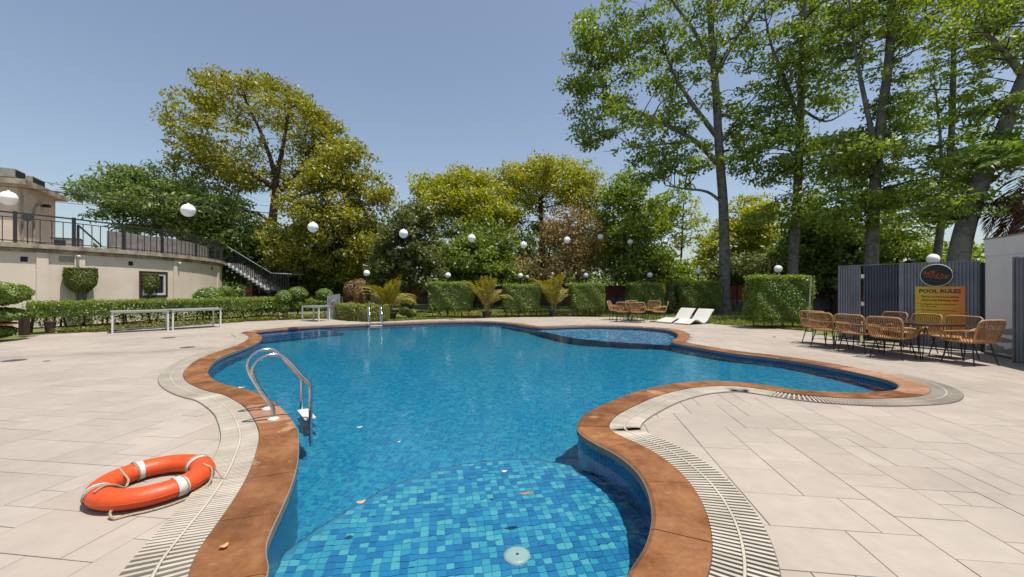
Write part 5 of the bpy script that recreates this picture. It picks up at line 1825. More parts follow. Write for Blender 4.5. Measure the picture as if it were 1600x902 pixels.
# second low hedge further along, toward the pool ladder
def low_hedge(label, pts, z0, z1, wid, m, size=0.07, dens=1000):
    t = thing('low_hedge', label, 'hedge', (0, 0, 0))
    clouds = []
    for a, b in zip(pts[:-1], pts[1:]):
        d = b - a; L = d.length; an = atan2(d.y, d.x)
        P, N = box_points(int(dens * (2 * L * (z1 - z0) + L * wid)), L * 1.05, wid, z1 - z0)
        Rm = np.array([[cos(an), -sin(an), 0], [sin(an), cos(an), 0], [0, 0, 1]])
        P, N = P @ Rm.T, N @ Rm.T
        c = (a + b) / 2
        P += np.array([c.x, c.y, (z0 + z1) / 2])
        clouds.append(leaf_cloud(P, size, 0.55, 0.25, N=N))
        core = MB().box(-L / 2, -wid / 2 + 0.12, z0, L / 2, wid / 2 - 0.12, z1 - 0.12, Matrix.Translation(c) @ Matrix.Rotation(an, 4, 'Z'))
        clouds.append((np.array([v for v in core.v]), np.array(core.f)))
    leaf_obj('foliage', clouds, m, t, (0, 0, 0))
    return t


def gp(px, Y): q = AT(px, 0, Y); return Vector((q.x, q.y, 0))


low_hedge('clipped hedge at the pool corner behind the small steel ladder', [gp(534, 18.9), gp(562, 17.7), gp(606, 17.75)], 0.0, 0.72, 0.8, M['lf_topiary'])
low_hedge('short dark hedge behind the small white table', [gp(470, 21.5), gp(505, 21.2)], 0.3, 0.82, 0.6, M['lf_hedge'])

# topiary on trunks before the building: goblet crowns
for px, Y, wpx, zt_b, lab in ((127, 15.6, 57, (1.20, 2.18), 'larger goblet-shaped topiary on a pale trunk before the cream wall'), (231, 18.1, 40, (1.12, 2.04), 'smaller goblet-shaped topiary before the building window')):
    c = gp(px, Y)
    w_ = wpx / F * Y / 2 * 0.68
    z0, z1 = zt_b
    t = thing('goblet_topiary', lab, 'topiary', c, 0, 'goblet topiaries before the building')
    n = 9000
    u = RNG.uniform(0, 1, n) ** 0.8
    an = RNG.uniform(0, 2 * pi, n)
    prof_r = w_ * np.where(u < 0.5, 0.27 + 0.70 * np.sin(u * pi), 0.97 + 0.03 * np.cos(u * 9))
    topq = RNG.uniform(0, 1, n) < 0.25
    rad = np.where(topq, prof_r.max() * np.sqrt(RNG.uniform(0, 1, n)), prof_r) * (1 + 0.05 * np.sin(an * 5)) - RNG.uniform(0, 0.07, n)
    zz = np.where(topq, z1 - RNG.uniform(0, 0.05, n), z0 + (z1 - z0) * u)
    P = np.c_[rad * np.cos(an), rad * np.sin(an), zz]
    N = np.c_[np.where(topq, 0, np.cos(an)), np.where(topq, 0, np.sin(an)), np.where(topq, 1.0, -0.2)]
    core = MB().lathe([(w_ * 0.12, z0 + 0.15), (w_ * 0.72, z0 + 0.45), (w_ * 0.86, z1 - 0.12)], 12)
    qd = np.array([f for f in core.f if len(f) == 4])
    core2 = MB().box(-w_ * 0.55, -w_ * 0.55, z1 - 0.2, w_ * 0.55, w_ * 0.55, z1 - 0.1)
    leaf_obj('foliage', [leaf_cloud(P, 0.062, 0.55, 0.2, N=N), (np.array([v for v in core.v]), qd), (np.array([v for v in core2.v]), np.array(core2.f))], M['lf_topiary'], t, (0, 0, 0))
    for k in range(7):
        a = 2 * pi * k / 7
        MB().tube([(0.07 * cos(a), 0.07 * sin(a), 0), (0.08 * cos(a + .6), 0.08 * sin(a + .6), z0 * 0.6), (w_ * 0.35 * cos(a + 1), w_ * 0.35 * sin(a + 1), z0 + 0.35)], [0.045, 0.04, 0.028], 6).build('stem', M['bark_pale'], t)

bush('bright round bush at the end of the building wall', *gp(327, 17.9)[:2], [(0, 0, 0.95, 0.62, 0.55, 0.50), (0.1, -0.05, 0.62, 0.55, 0.5, 0.4)], M['lf_bright'], size=0.09, dens=800, stem=0.5, group='round clipped bushes beside the building')
bush('small round bush on a stem under the outside stair', *gp(352, 21.5)[:2], [(0, 0, 1.25, 0.33, 0.33, 0.30)], M['lf_hedge'], stem=1.0, name='ball_topiary', cat='topiary')
bush('low round bush at the foot of the outside stair', *gp(443, 18.7)[:2], [(0, 0, 1.0, 0.34, 0.34, 0.32), (0, 0, 0.55, 0.25, 0.25, 0.3)], M['lf_bright'], stem=0.4, dens=900, name='ball_topiary', cat='topiary', size=0.075)
bush('bright ball topiary between the stair and the small white table', *gp(465, 20.0)[:2], [(0, 0, 1.13, 0.46, 0.46, 0.36), (0, 0, 0.6, 0.4, 0.4, 0.35)], M['lf_bright'], stem=0.8, name='ball_topiary', cat='topiary', size=0.075)
bush('ball topiary directly behind the grey board', *gp(507, 20.5)[:2], [(0, 0, 1.10, 0.40, 0.40, 0.30)], M['lf_bright'], stem=0.9, name='ball_topiary', cat='topiary', size=0.075)
bush('rust-coloured flowering bush left of the lamp post', *gp(548, 21.0)[:2], [(0, 0, 1.3, 0.35, 0.4, 0.5), (0.45, 0.1, 1.5, 0.45, 0.4, 0.4)], M['lf_rust'], stem=0.9, name='flowering_bush', size=0.08, dens=700)
bush('reddish upright bush right beside the dark lamp post', *gp(561, 20.0)[:2], [(0, 0, 1.0, 0.28, 0.28, 0.55)], M['lf_rust'], stem=0.5, name='flowering_bush', size=0.08, dens=700)
bush('clipped olive bush right of the golden palm, before the red wall', *gp(637, 20.2)[:2], [(0, 0, 0.72, 0.38, 0.38, 0.24), (-0.1, -0.2, 0.32, 0.30, 0.3, 0.24), (0.3, -0.3, 0.2, 0.25, 0.25, 0.2)], M['lf_topiary'], stem=0.5, name='clipped_bush', size=0.07)
bush('dark pale-flowered bush between two hedge blocks behind the loungers', *gp(1046, 22.5)[:2], [(0, 0, 0.75, 0.5, 0.5, 0.7), (0.1, 0, 1.35, 0.3, 0.3, 0.35)], M['lf_glossy'], stem=0.3, name='shrub', size=0.11, dens=380)

# tiered topiary at the left edge, three flat clouds with a red pot between
t = bush('tiered cloud topiary with three flat green tiers at the left edge', -13.75, 10.9, [(0, 0, 1.26, 0.66, 0.66, 0.31), (-0.02, 0, 0.70, 0.62, 0.62, 0.20), (-0.2, 0, 0.24, 0.52, 0.52, 0.19)], M['lf_bright'], stem=1.2, name='cloud_topiary', cat='topiary', size=0.075, dens=1500, stem_r=0.045)
MB().lathe([(0.46, 0.43), (0.50, 0.475), (0.46, 0.48), (0.0001, 0.48)], 24, Matrix.Translation((-0.12, 0, 0))).build('red_collar', M['terracotta'], t)
q = G(38, 524)
t = thing('garden_post', 'short dark wooden post at the left end of the long hedge', 'post', q)
MB().box(-0.085, -0.085, 0, 0.085, 0.085, 0.62).build('shaft', M['wood_post'], t, bevel=0.01)
MB().box(-0.06, -0.06, 0.621, 0.06, 0.06, 0.70).build('lamp_cap', M['white_plastic'], t, bevel=0.01)
q = G(51, 521) + Vector((0.15, 0.35, 0))
t = thing('hedge_trunk_base', 'ribbed brown base of the hedge trunk behind the dark wooden post', 'stump', q)
MB().lathe([(0.10, 0.0), (0.12, 0.1), (0.115, 0.16), (0.14, 0.24), (0.135, 0.30), (0.16, 0.36), (0.14, 0.36), (0.0001, 0.33)], 24).build('trunk_foot', M['bark_brown'], t)  # the hedge's woven trunk base, modelled as a small turned pot

# ground covers and flowers in the bed
def cover(name, label, pts, n, wid, m, size, h):
    P = []
    for _ in range(n):
        k = random.randrange(len(pts) - 1)
        u = random.random()
        p = pts[k] * (1 - u) + pts[k + 1] * u
        d = (pts[k + 1] - pts[k]).normalized(); nn = Vector((-d.y, d.x, 0))
        q = p + nn * random.uniform(0, wid)
        P.append((q.x, q.y, random.uniform(0.0, h)))
    V, Q = leaf_cloud(np.array(P), size, 0.4, 0.5)
    o = link(bpy.data.objects.new(name, np_mesh(name, V, Q, m)))
    tag(o, kind='stuff')
    return o


bedline = [G(*p) for p in ((66, 521.3), (172, 517.6), (260, 511.8), (330, 506.3), (385, 502.3), (432, 500.1), (475, 498.6), (532, 497.1))]
soil = MB()
for a, b in zip(bedline[:-1], bedline[1:]):
    d = (b - a).normalized(); nn = Vector((-d.y, d.x, 0))
    soil.add([(*(a + nn * 0.02)[:2], -0.02), (*(b + nn * 0.02)[:2], -0.02), (*(b + nn * 3.2)[:2], -0.02), (*(a + nn * 3.2)[:2], -0.02)], [(0, 1, 2, 3)])
tag(soil.build('flower_bed', M['soil']), kind='structure')
cover('ground_cover', None, [p + Vector((0, 0.15, 0)) for p in bedline], 9000, 0.8, M['lf_grass'], 0.10, 0.12)
cover('ground_cover', None, [p + Vector((-0.3, 0.9, 0)) for p in bedline], 7000, 1.2, M['lf_rust'], 0.08, 0.14)
cover('bedding_flowers', None, [p + Vector((-0.4, 0.8, 0)) for p in bedline[4:]], 900, 0.6, M['lf_flower'], 0.07, 0.30)

# grass along the lawn edge and over the lawn near the deck
ge_pts = [G(*p) for p in ((606, 501.8), (650, 499.4), (700, 497.8), (750, 496.6), (830, 495), (900, 494.4), (960, 495), (1020, 497.8), (1120, 506.3), (1200, 512.1), (1262, 516.8))]
P = []
for _ in range(60000):
    k = random.randrange(len(ge_pts) - 1); u = random.random()
    p = ge_pts[k] * (1 - u) + ge_pts[k + 1] * u
    d = (ge_pts[k + 1] - ge_pts[k]).normalized(); nn = Vector((-d.y, d.x, 0))
    q = p + nn * (0.03 + 9.0 * random.random() ** 1.6)
    P.append((q.x, q.y, random.uniform(-0.04, 0.035)))
V, Q = leaf_cloud(np.array(P), 0.12, 0.22, -0.2)
tag(link(bpy.data.objects.new('grass', np_mesh('grass', V, Q, M['lf_grass']))), kind='stuff')


# ------------------------------------------------------------------ palms
def frond(mb_leaf, mb_rib, base, dirv, L, droop, nl=22, ll=0.30, lw=0.035, fold=0.5):
    """one feathered frond: arching rib and paired leaflets"""
    pts = []
    h = Vector((dirv.x, dirv.y, 0)); h.normalize()
    p = Vector(base)
    d = Vector(dirv).normalized()
    for i in range(9):
        pts.append(p.copy())
        p = p + d * (L / 8)
        d = (d + Vector((0, 0, -droop / 8)) * (0.5 + i * 0.25) + h * 0.02).normalized()
    if mb_rib is not None: mb_rib.tube(pts, [0.014 * (1 - 0.08 * i) for i in range(9)], 5)
    path = smooth_path(pts, 4)
    for k in range(nl):
        u = 0.12 + 0.86 * k / (nl - 1)
        i = min(len(path) - 2, int(u * (len(path) - 1)))
        q = path[i]; tdir = (path[i + 1] - path[i]).normalized()
        sd_ = tdir.cross(Vector((0, 0, 1)))
        if sd_.length < 1e-3: sd_ = Vector((1, 0, 0))
        sd_.normalize()
        up = sd_.cross(tdir)
        l = ll * (0.45 + 0.75 * sin(pi * (0.12 + 0.83 * u))) * random.uniform(0.85, 1.1)
        for sg in (-1, 1):
            dd = (sd_ * sg + tdir * 0.75 + up * fold * 0.35 - Vector((0, 0, 0.28 * random.random()))).normalized()
            wv = (tdir * lw)
            tip = q + dd * l - Vector((0, 0, l * 0.22))
            m_ = q + dd * l * 0.55
            mb_leaf.add([q - wv * 0.3, m_ - wv * 0.5, tip, m_ + wv * 0.5], [(0, 1, 2, 3)])


def potted_palm(label, x, y, h_, pot_r, name='potted_palm', nfr=13, spread=1.0, pot=True):
    t = thing(name, label, 'palm', (x, y, 0), 0)
    if pot:
        MB().lathe([(pot_r * 0.8, 0.0), (pot_r, 0.26), (pot_r * 1.06, 0.27), (pot_r * 1.06, 0.31), (pot_r * 0.9, 0.31), (pot_r * 0.88, 0.27), (0.0001, 0.27)], 20).build('pot', M['pot'], t)
    st_ = MB()
    for k in range(6):
        a = k * 1.05
        st_.tube([(0.06 * cos(a), 0.06 * sin(a), 0.05), (0.12 * cos(a), 0.12 * sin(a), 0.75 * h_ / 1.9)], [0.03, 0.018], 6)
    st_.build('stems', M['lf_stem'], t)
    for k in range(nfr):
        a = 2.399 * k + random.uniform(-.2, .2)
        lean = 0.15 + 1.15 * ((k * 0.618) % 1)
        d = Vector((cos(a) * lean * spread, sin(a) * lean * spread, 1.0))
        lf, rb = MB(), MB()
        frond(lf, rb, (0.1 * cos(a), 0.1 * sin(a), 0.45 + 0.3 * random.random()), d, h_ * random.uniform(0.72, 0.95), 0.8 * lean + 0.35, nl=20, ll=0.34 * h_ / 1.9, lw=0.045)
        f = lf.build('frond', M['lf_palm'], t)
        rb.build('rib', M['lf_stem'], f)
    return t


M['lf_stem'] = mat('palm_stem', (0.20, 0.20, 0.05), (0.13, 0.11, 0.04), rough=0.6, scale=10)
q = G(760, 497.2); potted_palm('taller golden potted palm between the first two hedge blocks', q.x, q.y + 0.25, 1.7, 0.22, spread=0.72, nfr=28)
q = G(866, 495.3); potted_palm('golden potted palm standing between the second and third hedge blocks', q.x, q.y + 0.25, 1.8, 0.24, spread=0.62, nfr=28)
q = gp(609, 18.6); potted_palm('wide golden palm in a dark pot behind the small steel ladder', q.x, q.y, 1.6, 0.30, spread=1.0, nfr=30)

# ------------------------------------------------------------------ globe lamps on posts and globes on wires
def lamp(label, px, py, Y, r=0.15, group='globe lamps on posts round the lawn'):
    q = AT(px, py, Y)
    t = thing('globe_lamp', label, 'lamp', (q.x, q.y, 0), 0, group)
    MB().tube([(0, 0, 0), (0, 0, q.z - r - 0.04)], 0.042, 10).build('post', M['black_metal'], t)
    MB().lathe([(0.05, -r - 0.07), (0.075, -r - 0.02), (0.07, -r * 0.86)], 14, Matrix.Translation((0, 0, q.z))).build('collar', M['black_metal'], t)
    MB().sphere((0, 0, q.z), r, 24, 14).build('globe', M['globe'], t)
    MB().lathe([(0.09, 0.0), (0.09, 0.03), (0.045, 0.05)], 12).build('base', M['black_metal'], t)
    return t


lamp('globe lamp on a dark post above the rust bushes behind the steel ladder', 573, 427, 19.6)
lamp('globe lamp on a thin post at the left edge of the widest hedge block', 700, 430.5, 21.6)
lamp('globe lamp behind the middle hedge between the potted palms, the nearer of the pair', 813, 431, 22.6, 0.14)
lamp('globe lamp behind the hedge block left of the far chairs, the lower of two', 915.5, 430.5, 22.6, 0.14)
lamp('globe lamp behind the shaded hedge of the far chair set', 1015.5, 430, 23.6, 0.155)
lamp('globe lamp above the hedge behind the white loungers', 1091, 425, 23.4, 0.165)
lamp('globe lamp rising behind the large bright green hedge block', 1216, 420.5, 16.2, 0.15)
lamp('globe lamp behind the corrugated screen above the black oval sign', 1458, 405, 11.6, 0.145)
for px, py, lab in ((750, 423.5, 'far globe lamp above the first potted palm'), (785, 426, 'far globe lamp right of the first potted palm, at the left end of a hedge'), (823.5, 433, 'smaller of the two globe lamps behind the middle hedge'),
                    (864, 428.5, 'far globe lamp above the second potted palm'), (910.5, 423, 'far globe lamp in the dry branches, upper of two'), (962.5, 427.5, 'far globe lamp between the two hedges at the far chairs')):
    lamp(lab, px, py, 28.5, 0.125)

globes = [(13, 310, 10.2, 'leftmost hanging globe, before the beige tower room'), (294, 329, 11.2, 'hanging globe before the dark tree left of the tall golden tree'), (489, 355.5, 14.0, 'hanging globe just right of the tall golden tree trunk'),
          (630.5, 365.5, 16.0, 'hanging globe before the glossy dark tree'), (737, 372.5, 18.0, 'hanging globe before the lime green tree'), (818, 383, 20.4, 'lowest of the hanging globes, left of the dry brown tree'),
          (886, 375.5, 21.3, 'hanging globe before the dry brown branches'), (938, 370.5, 25.0, 'hanging globe at the right side of the dry brown tree'), (984.5, 378.5, 26.0, 'hanging globe before the green tree right of the dry one'),
          (1039, 378.5, 33.0, 'smallest and farthest hanging globe, near the first grey trunk')]
GP = []
for px, py, Y, lab in globes:
    q = AT(px, py, Y)
    r = 0.172
    t = thing('hanging_globe', 'white ' + lab, 'lamp', q, 0, 'white globes hung on a wire over the pool')
    MB().sphere((0, 0, 0), r, 28, 16).build('globe', M['globe'], t)
    MB().lathe([(r * 0.999, -0.004), (r + 0.0025, -0.002), (r + 0.0025, 0.002), (r * 0.999, 0.004)], 28).build('seam', M['white_plastic'], t)
    MB().lathe([(0.028, r - 0.01), (0.028, r + 0.025), (0.010, r + 0.035)], 12).build('cap', M['white_plastic'], t)
    MB().tube([(0, 0, r + 0.03), (0, 0, r + 0.12)], 0.006, 5).build('hook', M['cable'], t)
    GP.append(q + Vector((0, 0, r + 0.12)))


def wire(label, pts, r=0.008, name='wire', sag=0.0):
    out = []
    for a, b in zip(pts[:-1], pts[1:]):
        for k in range(8):
            u = k / 8
            out.append(a * (1 - u) + b * u - Vector((0, 0, sag * (a - b).length * 4 * u * (1 - u))))
    out.append(pts[-1])
    o = MB().tube(out, r, 5).build(name, M['cable'])
    return tag(o, label, 'wire')


wire('thin dark wire carrying the row of white globes across the pool', [Vector((-15.5, 9.0, 4.2))] + GP, 0.009, sag=0.012)
tw_end = tw(3.2, 0.1, TH - 0.1)
wire('thick black cable from the tower room roof into the dark tree', [tw(2.4, -0.1, TH + 0.25), AT(145, 307, 23), AT(420, 333, 30)], 0.028, sag=0.006, name='power_cable')
wire('upper thin cable from the tower roof to the tall golden tree', [tw(1.6, 0.2, TH + 0.6), AT(140, 297, 23), AT(424, 322, 30)], 0.012, sag=0.004, name='power_cable')
wire('lower thin cable from the tower room to the tall golden tree', [tw(3.2, -0.05, TH - 0.1), AT(142, 321, 23), AT(424, 338, 30)], 0.012, sag=0.004, name='power_cable')
wire('thin wire strung from the tall golden tree toward the right trees', [AT(428, 345, 29.5), AT(620, 352, 26), AT(860, 366, 26), AT(1126, 372, 23)], 0.008, sag=0.004)

t = thing('pale_pole', 'thin pale wooden pole standing right of the bright hedge', 'pole', gp(1264, 13.2))
MB().tube([(0, 0, 0), (0.02, 0, 0.9), (0.06, 0, 1.78)], [0.028, 0.026, 0.022], 8).build('shaft', M['bamboo'], t)


# ------------------------------------------------------------------ trees
def catpath(P, n=4): return smooth_path([Vector(p) for p in P], n)


def tree(name, label, trunk, r0, lobes, leafm, barkm, group=None, lsize=0.22, lper=90, crad=0.8, flat=0.6, aspect=0.5, shell=0.0, attach=0.45, seed=1, limb=(), up=0.6, thick=1.0, twig=0.012):
    """trunk: points from the ground up; lobes: (centre, radii, number of leaf clumps); limbs grow to every clump from the nearest wood"""
    rng = np.random.default_rng(seed)
    rnd = random.Random(seed)
    base = Vector(trunk[0])
    t = thing(name, label, 'tree', base, 0, group)
    tp = catpath(trunk, 5)
    mb = MB()
    n = len(tp)
    cumz = [0]
    for i in range(1, n): cumz.append(cumz[-1] + (tp[i] - tp[i - 1]).length)
    TLn = cumz[-1]
    rad = [r0 * (1 - 0.55 * (c / TLn)) * (1 + 0.35 * math.exp(-c / (r0 * 2.2))) for c in cumz]
    mb.tube([p - base for p in tp], rad, 12)
    nodes = [np.array(p) for p, c in zip(tp, cumz) if c >= attach * TLn]
    nrad = [r for r, c in zip(rad, cumz) if c >= attach * TLn]
    par = [-1] * len(nodes)
    branches = []
    for pts, ra in limb:
        lp = catpath(pts, 4)
        rs = [ra * (1 - 0.7 * i / (len(lp) - 1)) for i in range(len(lp))]
        mb.tube([p - base for p in lp], rs, 8)
        for p, q in zip(lp[1:], rs[1:]):
            nodes.append(np.array(p)); nrad.append(q)
    mb.build('trunk', M[barkm], t)
    # clump centres
    T = []
    for c, rr3, k in lobes:
        d = rng.normal(size=(k, 3)); d /= np.linalg.norm(d, axis=1)[:, None]
        u = rng.uniform(shell ** 3, 1, (k, 1)) ** (1 / 3)
        T.append(np.array(c)[None] + d * u * np.array(rr3)[None])
    T = np.vstack(T)
    T = T[T[:, 2] > 0.35]
    nodeA = np.array(nodes)
    d0 = np.sqrt(((T[:, None] - nodeA[None]) ** 2).sum(2)).min(1)
    br = MB()
    allp = list(nodes)
    allr = list(nrad)
    for k in np.argsort(d0):
        tgt = T[k]
        A = np.array(allp)
        dv = tgt[None] - A
        dist = np.sqrt((dv ** 2).sum(1)) + np.maximum(0, -dv[:, 2]) * 0.9 + 0.02 / np.maximum(0.004, np.array(allr))
        j = int(dist.argmin())
        s = A[j]
        L = np.linalg.norm(tgt - s)
        if L < 0.15: continue
        rb = min(allr[j] * 0.72, (0.010 + 0.014 * L) * thick)
        m1 = s + (tgt - s) * 0.35 + np.array([0, 0, 0.10 * L]) + rng.normal(0, 0.05 * L, 3)
        m2 = s + (tgt - s) * 0.7 + np.array([0, 0, 0.08 * L]) + rng.normal(0, 0.05 * L, 3)
        pts = catpath([s, m1, m2, tgt], 2)
        rs = [max(twig * 0.6, rb * (1 - 0.75 * i / (len(pts) - 1))) for i in range(len(pts))]
        br.tube([p - base for p in pts], rs, 5 if rb > 0.04 else 4, caps=False)
        for p, q in zip(pts[1:], rs[1:]):
            allp.append(np.array(p)); allr.append(q)
        # side twigs through the clump
        for _ in range(2):
            e = tgt + rng.normal(0, crad * 0.55, 3) * np.array([1, 1, flat])
            br.tube([Vector(pts[-2]) - base, Vector((pts[-1] * 0.5 + Vector(e) * 0.5)) - base, Vector(e) - base], [twig, twig * 0.8, twig * 0.5], 3, caps=False)
    br.build('branches', M['bark_limb' if barkm == 'bark_pale' else barkm], t)
    # leaves
    nc = len(T)
    sc_ = rng.uniform(0.6, 1.35, nc)
    cnt = np.maximum(6, (lper * sc_ ** 2 * rng.uniform(0.6, 1.3, nc)).astype(int))
    idx = np.repeat(np.arange(nc), cnt)
    d = rng.normal(size=(len(idx), 3)); d /= np.linalg.norm(d, axis=1)[:, None]
    u = rng.uniform(0, 1, (len(idx), 1)) ** 0.55
    C = T[idx] + d * u * (crad * sc_[idx])[:, None] * np.array([1, 1, flat])
    C = C[C[:, 2] > 0.25]
    V, Q = leaf_cloud(C, lsize, aspect, up, rng=rng)
    leaf_obj('crown', [(V, Q)], M[leafm], t, base)
    return t


def lobe(px, py, Y, rx, rz_, n, ry=None):
    """a crown lobe seen at pixel px,py with radii given in pixels"""
    k = Y / F
    q = AT(px, py, Y)
    return ((q.x, q.y, q.z), (rx * k, (ry or rx) * k, rz_ * k), n)


def trunk_px(pts, Y, dy=0.0):
    out = []
    for i, (x, y) in enumerate(pts):
        q = AT(x, y, Y + dy * i)
        out.append((q.x, q.y, q.z))
    out[0] = (out[0][0], out[0][1], -0.1)
    return out


# tall golden tree behind the building
Y = 30.0
tree('golden_tree', 'tall round-crowned golden tree rising behind the end of the terrace building', trunk_px([(416, 470), (420, 400), (427, 335), (431, 292), (430, 262)], Y), 0.44,
     [lobe(405, 215, Y, 118, 80, 300), lobe(315, 265, Y, 40, 52, 62), lobe(340, 300, Y, 50, 36, 34), lobe(395, 160, Y, 78, 32, 80), lobe(500, 225, Y, 34, 55, 60), lobe(350, 350, Y + 1, 48, 26, 16)], 'lf_gold', 'bark_brown', lsize=0.24, lper=54, crad=0.74, shell=0.82, attach=0.62, seed=3, flat=0.6, thick=1.15, twig=0.022,
     limb=[(trunk_px([(431, 292), (400, 265), (350, 250), (300, 235)], Y)[0:0] or [tuple(AT(430, 296, Y)), tuple(AT(400, 275, Y)), tuple(AT(350, 255, Y)), tuple(AT(305, 228, Y))], 0.20),
           ([tuple(AT(432, 300, Y)), tuple(AT(450, 292, Y)), tuple(AT(470, 262, Y)), tuple(AT(490, 225, Y))], 0.2), ([tuple(AT(431, 280, Y)), tuple(AT(420, 240, Y)), tuple(AT(400, 190, Y)), tuple(AT(380, 150, Y))], 0.2),
           ([tuple(AT(431, 280, Y)), tuple(AT(442, 230, Y)), tuple(AT(450, 180, Y)), tuple(AT(455, 140, Y))], 0.19), ([tuple(AT(427, 330, Y)), tuple(AT(445, 310, Y)), tuple(AT(480, 303, Y)), tuple(AT(520, 290, Y))], 0.18),
           ([tuple(AT(425, 350, Y)), tuple(AT(405, 335, Y)), tuple(AT(375, 325, Y)), tuple(AT(350, 300, Y))], 0.14)])
Y = 28.0
tree('golden_tree', 'dense golden-green tree right of the tall golden tree trunk', trunk_px([(545, 480), (540, 400), (530, 330)], Y), 0.3,
     [lobe(525, 330, Y, 75, 70, 120), lobe(545, 260, Y, 45, 45, 45), lobe(470, 385, Y, 55, 45, 70), lobe(555, 390, Y, 55, 55, 70), lobe(595, 300, Y, 18, 25, 8)], 'lf_gold', 'bark_brown', lsize=0.25, lper=105, crad=0.85, seed=5, attach=0.3)
Y = 27.0
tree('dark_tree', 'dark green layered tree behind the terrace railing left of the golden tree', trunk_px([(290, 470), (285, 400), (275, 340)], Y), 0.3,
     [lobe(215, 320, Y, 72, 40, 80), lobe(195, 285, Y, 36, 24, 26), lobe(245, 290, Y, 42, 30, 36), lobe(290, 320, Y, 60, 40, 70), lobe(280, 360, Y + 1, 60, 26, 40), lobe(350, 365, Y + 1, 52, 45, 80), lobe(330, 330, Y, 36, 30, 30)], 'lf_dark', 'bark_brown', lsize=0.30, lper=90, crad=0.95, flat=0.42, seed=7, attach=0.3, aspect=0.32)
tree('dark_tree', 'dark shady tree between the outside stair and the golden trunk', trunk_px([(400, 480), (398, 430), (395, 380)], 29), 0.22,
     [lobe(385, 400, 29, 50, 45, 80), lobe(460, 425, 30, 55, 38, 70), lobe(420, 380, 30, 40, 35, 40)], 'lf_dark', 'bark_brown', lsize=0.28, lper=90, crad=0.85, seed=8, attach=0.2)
Y = 24.5
tree('magnolia_tree', 'glossy dark large-leaved tree before the lime trees, behind the first hedge', trunk_px([(640, 480), (640, 430), (642, 380)], Y), 0.16,
     [lobe(640, 385, Y, 48, 62, 110), lobe(610, 430, Y, 34, 36, 40), lobe(672, 430, Y, 25, 34, 26), lobe(650, 340, Y, 22, 22, 20)], 'lf_glossy', 'bark_brown', lsize=0.26, lper=70, crad=0.55, seed=9, attach=0.15, aspect=0.42)
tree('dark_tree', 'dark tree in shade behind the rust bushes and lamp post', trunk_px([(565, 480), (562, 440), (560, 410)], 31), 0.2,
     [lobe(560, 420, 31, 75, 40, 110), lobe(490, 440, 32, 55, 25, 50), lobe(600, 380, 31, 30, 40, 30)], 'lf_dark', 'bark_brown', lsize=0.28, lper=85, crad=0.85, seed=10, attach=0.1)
Y = 32.0
tree('lime_tree', 'broad lime green tree in the centre, left of the dry brown tree', trunk_px([(735, 480), (732, 420), (728, 360), (725, 320)], Y), 0.32,
     [lobe(715, 330, Y, 75, 52, 130), lobe(725, 290, Y, 50, 22, 45), lobe(680, 310, Y, 42, 36, 40), lobe(765, 340, Y, 50, 55, 80)], 'lf_lime', 'bark_brown', lsize=0.24, lper=100, crad=0.9, seed=11, attach=0.3)
tree('dark_tree', 'dark shaded tree below the lime crown behind the widest hedge', trunk_px([(730, 482), (730, 440), (730, 410)], 28.5), 0.2,
     [lobe(735, 410, 28.5, 65, 36, 130), lobe(760, 380, 29, 45, 30, 50), lobe(700, 395, 29, 40, 30, 40), lobe(800, 425, 30, 40, 20, 30)], 'lf_hedge', 'bark_brown', lsize=0.24, lper=95, crad=0.75, seed=12, attach=0.1)
Y = 34.0
tree('lime_tree', 'open lime green tree with bare limbs showing, highest of the centre', trunk_px([(850, 480), (848, 410), (846, 350), (844, 310)], Y), 0.34,
     [lobe(845, 290, Y, 72, 40, 105), lobe(875, 275, Y, 58, 28, 50), lobe(800, 320, Y, 35, 45, 40), lobe(915, 300, Y, 32, 38, 34), lobe(820, 270, Y, 30, 20, 22)], 'lf_lime', 'bark_brown', lsize=0.24, lper=80, crad=0.9, seed=13, attach=0.4, shell=0.45, thick=1.2, twig=0.02)
Y = 30.0
tree('dry_tree', 'dry brown tree with bare twisted twigs in the centre right', trunk_px([(905, 480), (902, 430), (895, 390), (890, 350)], Y), 0.2,
     [lobe(895, 370, Y, 58, 50, 120), lobe(860, 420, Y, 62, 30, 70), lobe(930, 400, Y, 32, 40, 40)], 'lf_dry', 'bark_dry', lsize=0.20, lper=36, crad=0.85, seed=14, attach=0.2, twig=0.022)
tree('lime_tree', 'green tree hidden behind the dry brown tree', trunk_px([(880, 480), (880, 430), (880, 390)], 38), 0.2,
     [lobe(860, 390, 38, 85, 45, 130), lobe(930, 370, 38, 50, 50, 60)], 'lf_hedge', 'bark_brown', lsize=0.3, lper=80, crad=1.0, seed=15, attach=0.1)
Y = 29.0
tree('green_tree', 'mid green tree left of the first tall grey trunk', trunk_px([(985, 482), (988, 420), (990, 350)], Y), 0.25,
     [lobe(985, 350, Y, 52, 58, 95), lobe(975, 300, Y, 36, 30, 28), lobe(1000, 410, Y, 62, 34, 90), lobe(1045, 330, Y + 1, 30, 50, 26), lobe(1050, 430, Y, 40, 22, 40)], 'lf_tall', 'bark_brown', lsize=0.26, lper=80, crad=0.8, seed=16, attach=0.3)
Y = 33.0
tree('lime_tree', 'yellow-green tree between the first two tall grey trunks', trunk_px([(1170, 480), (1170, 420), (1172, 370)], Y), 0.25,
     [lobe(1175, 355, Y, 48, 48, 100), lobe(1120, 395, Y, 40, 35, 50), lobe(1195, 400, Y, 50, 40, 60)], 'lf_lime', 'bark_brown', lsize=0.26, lper=90, crad=0.85, seed=17, attach=0.2)
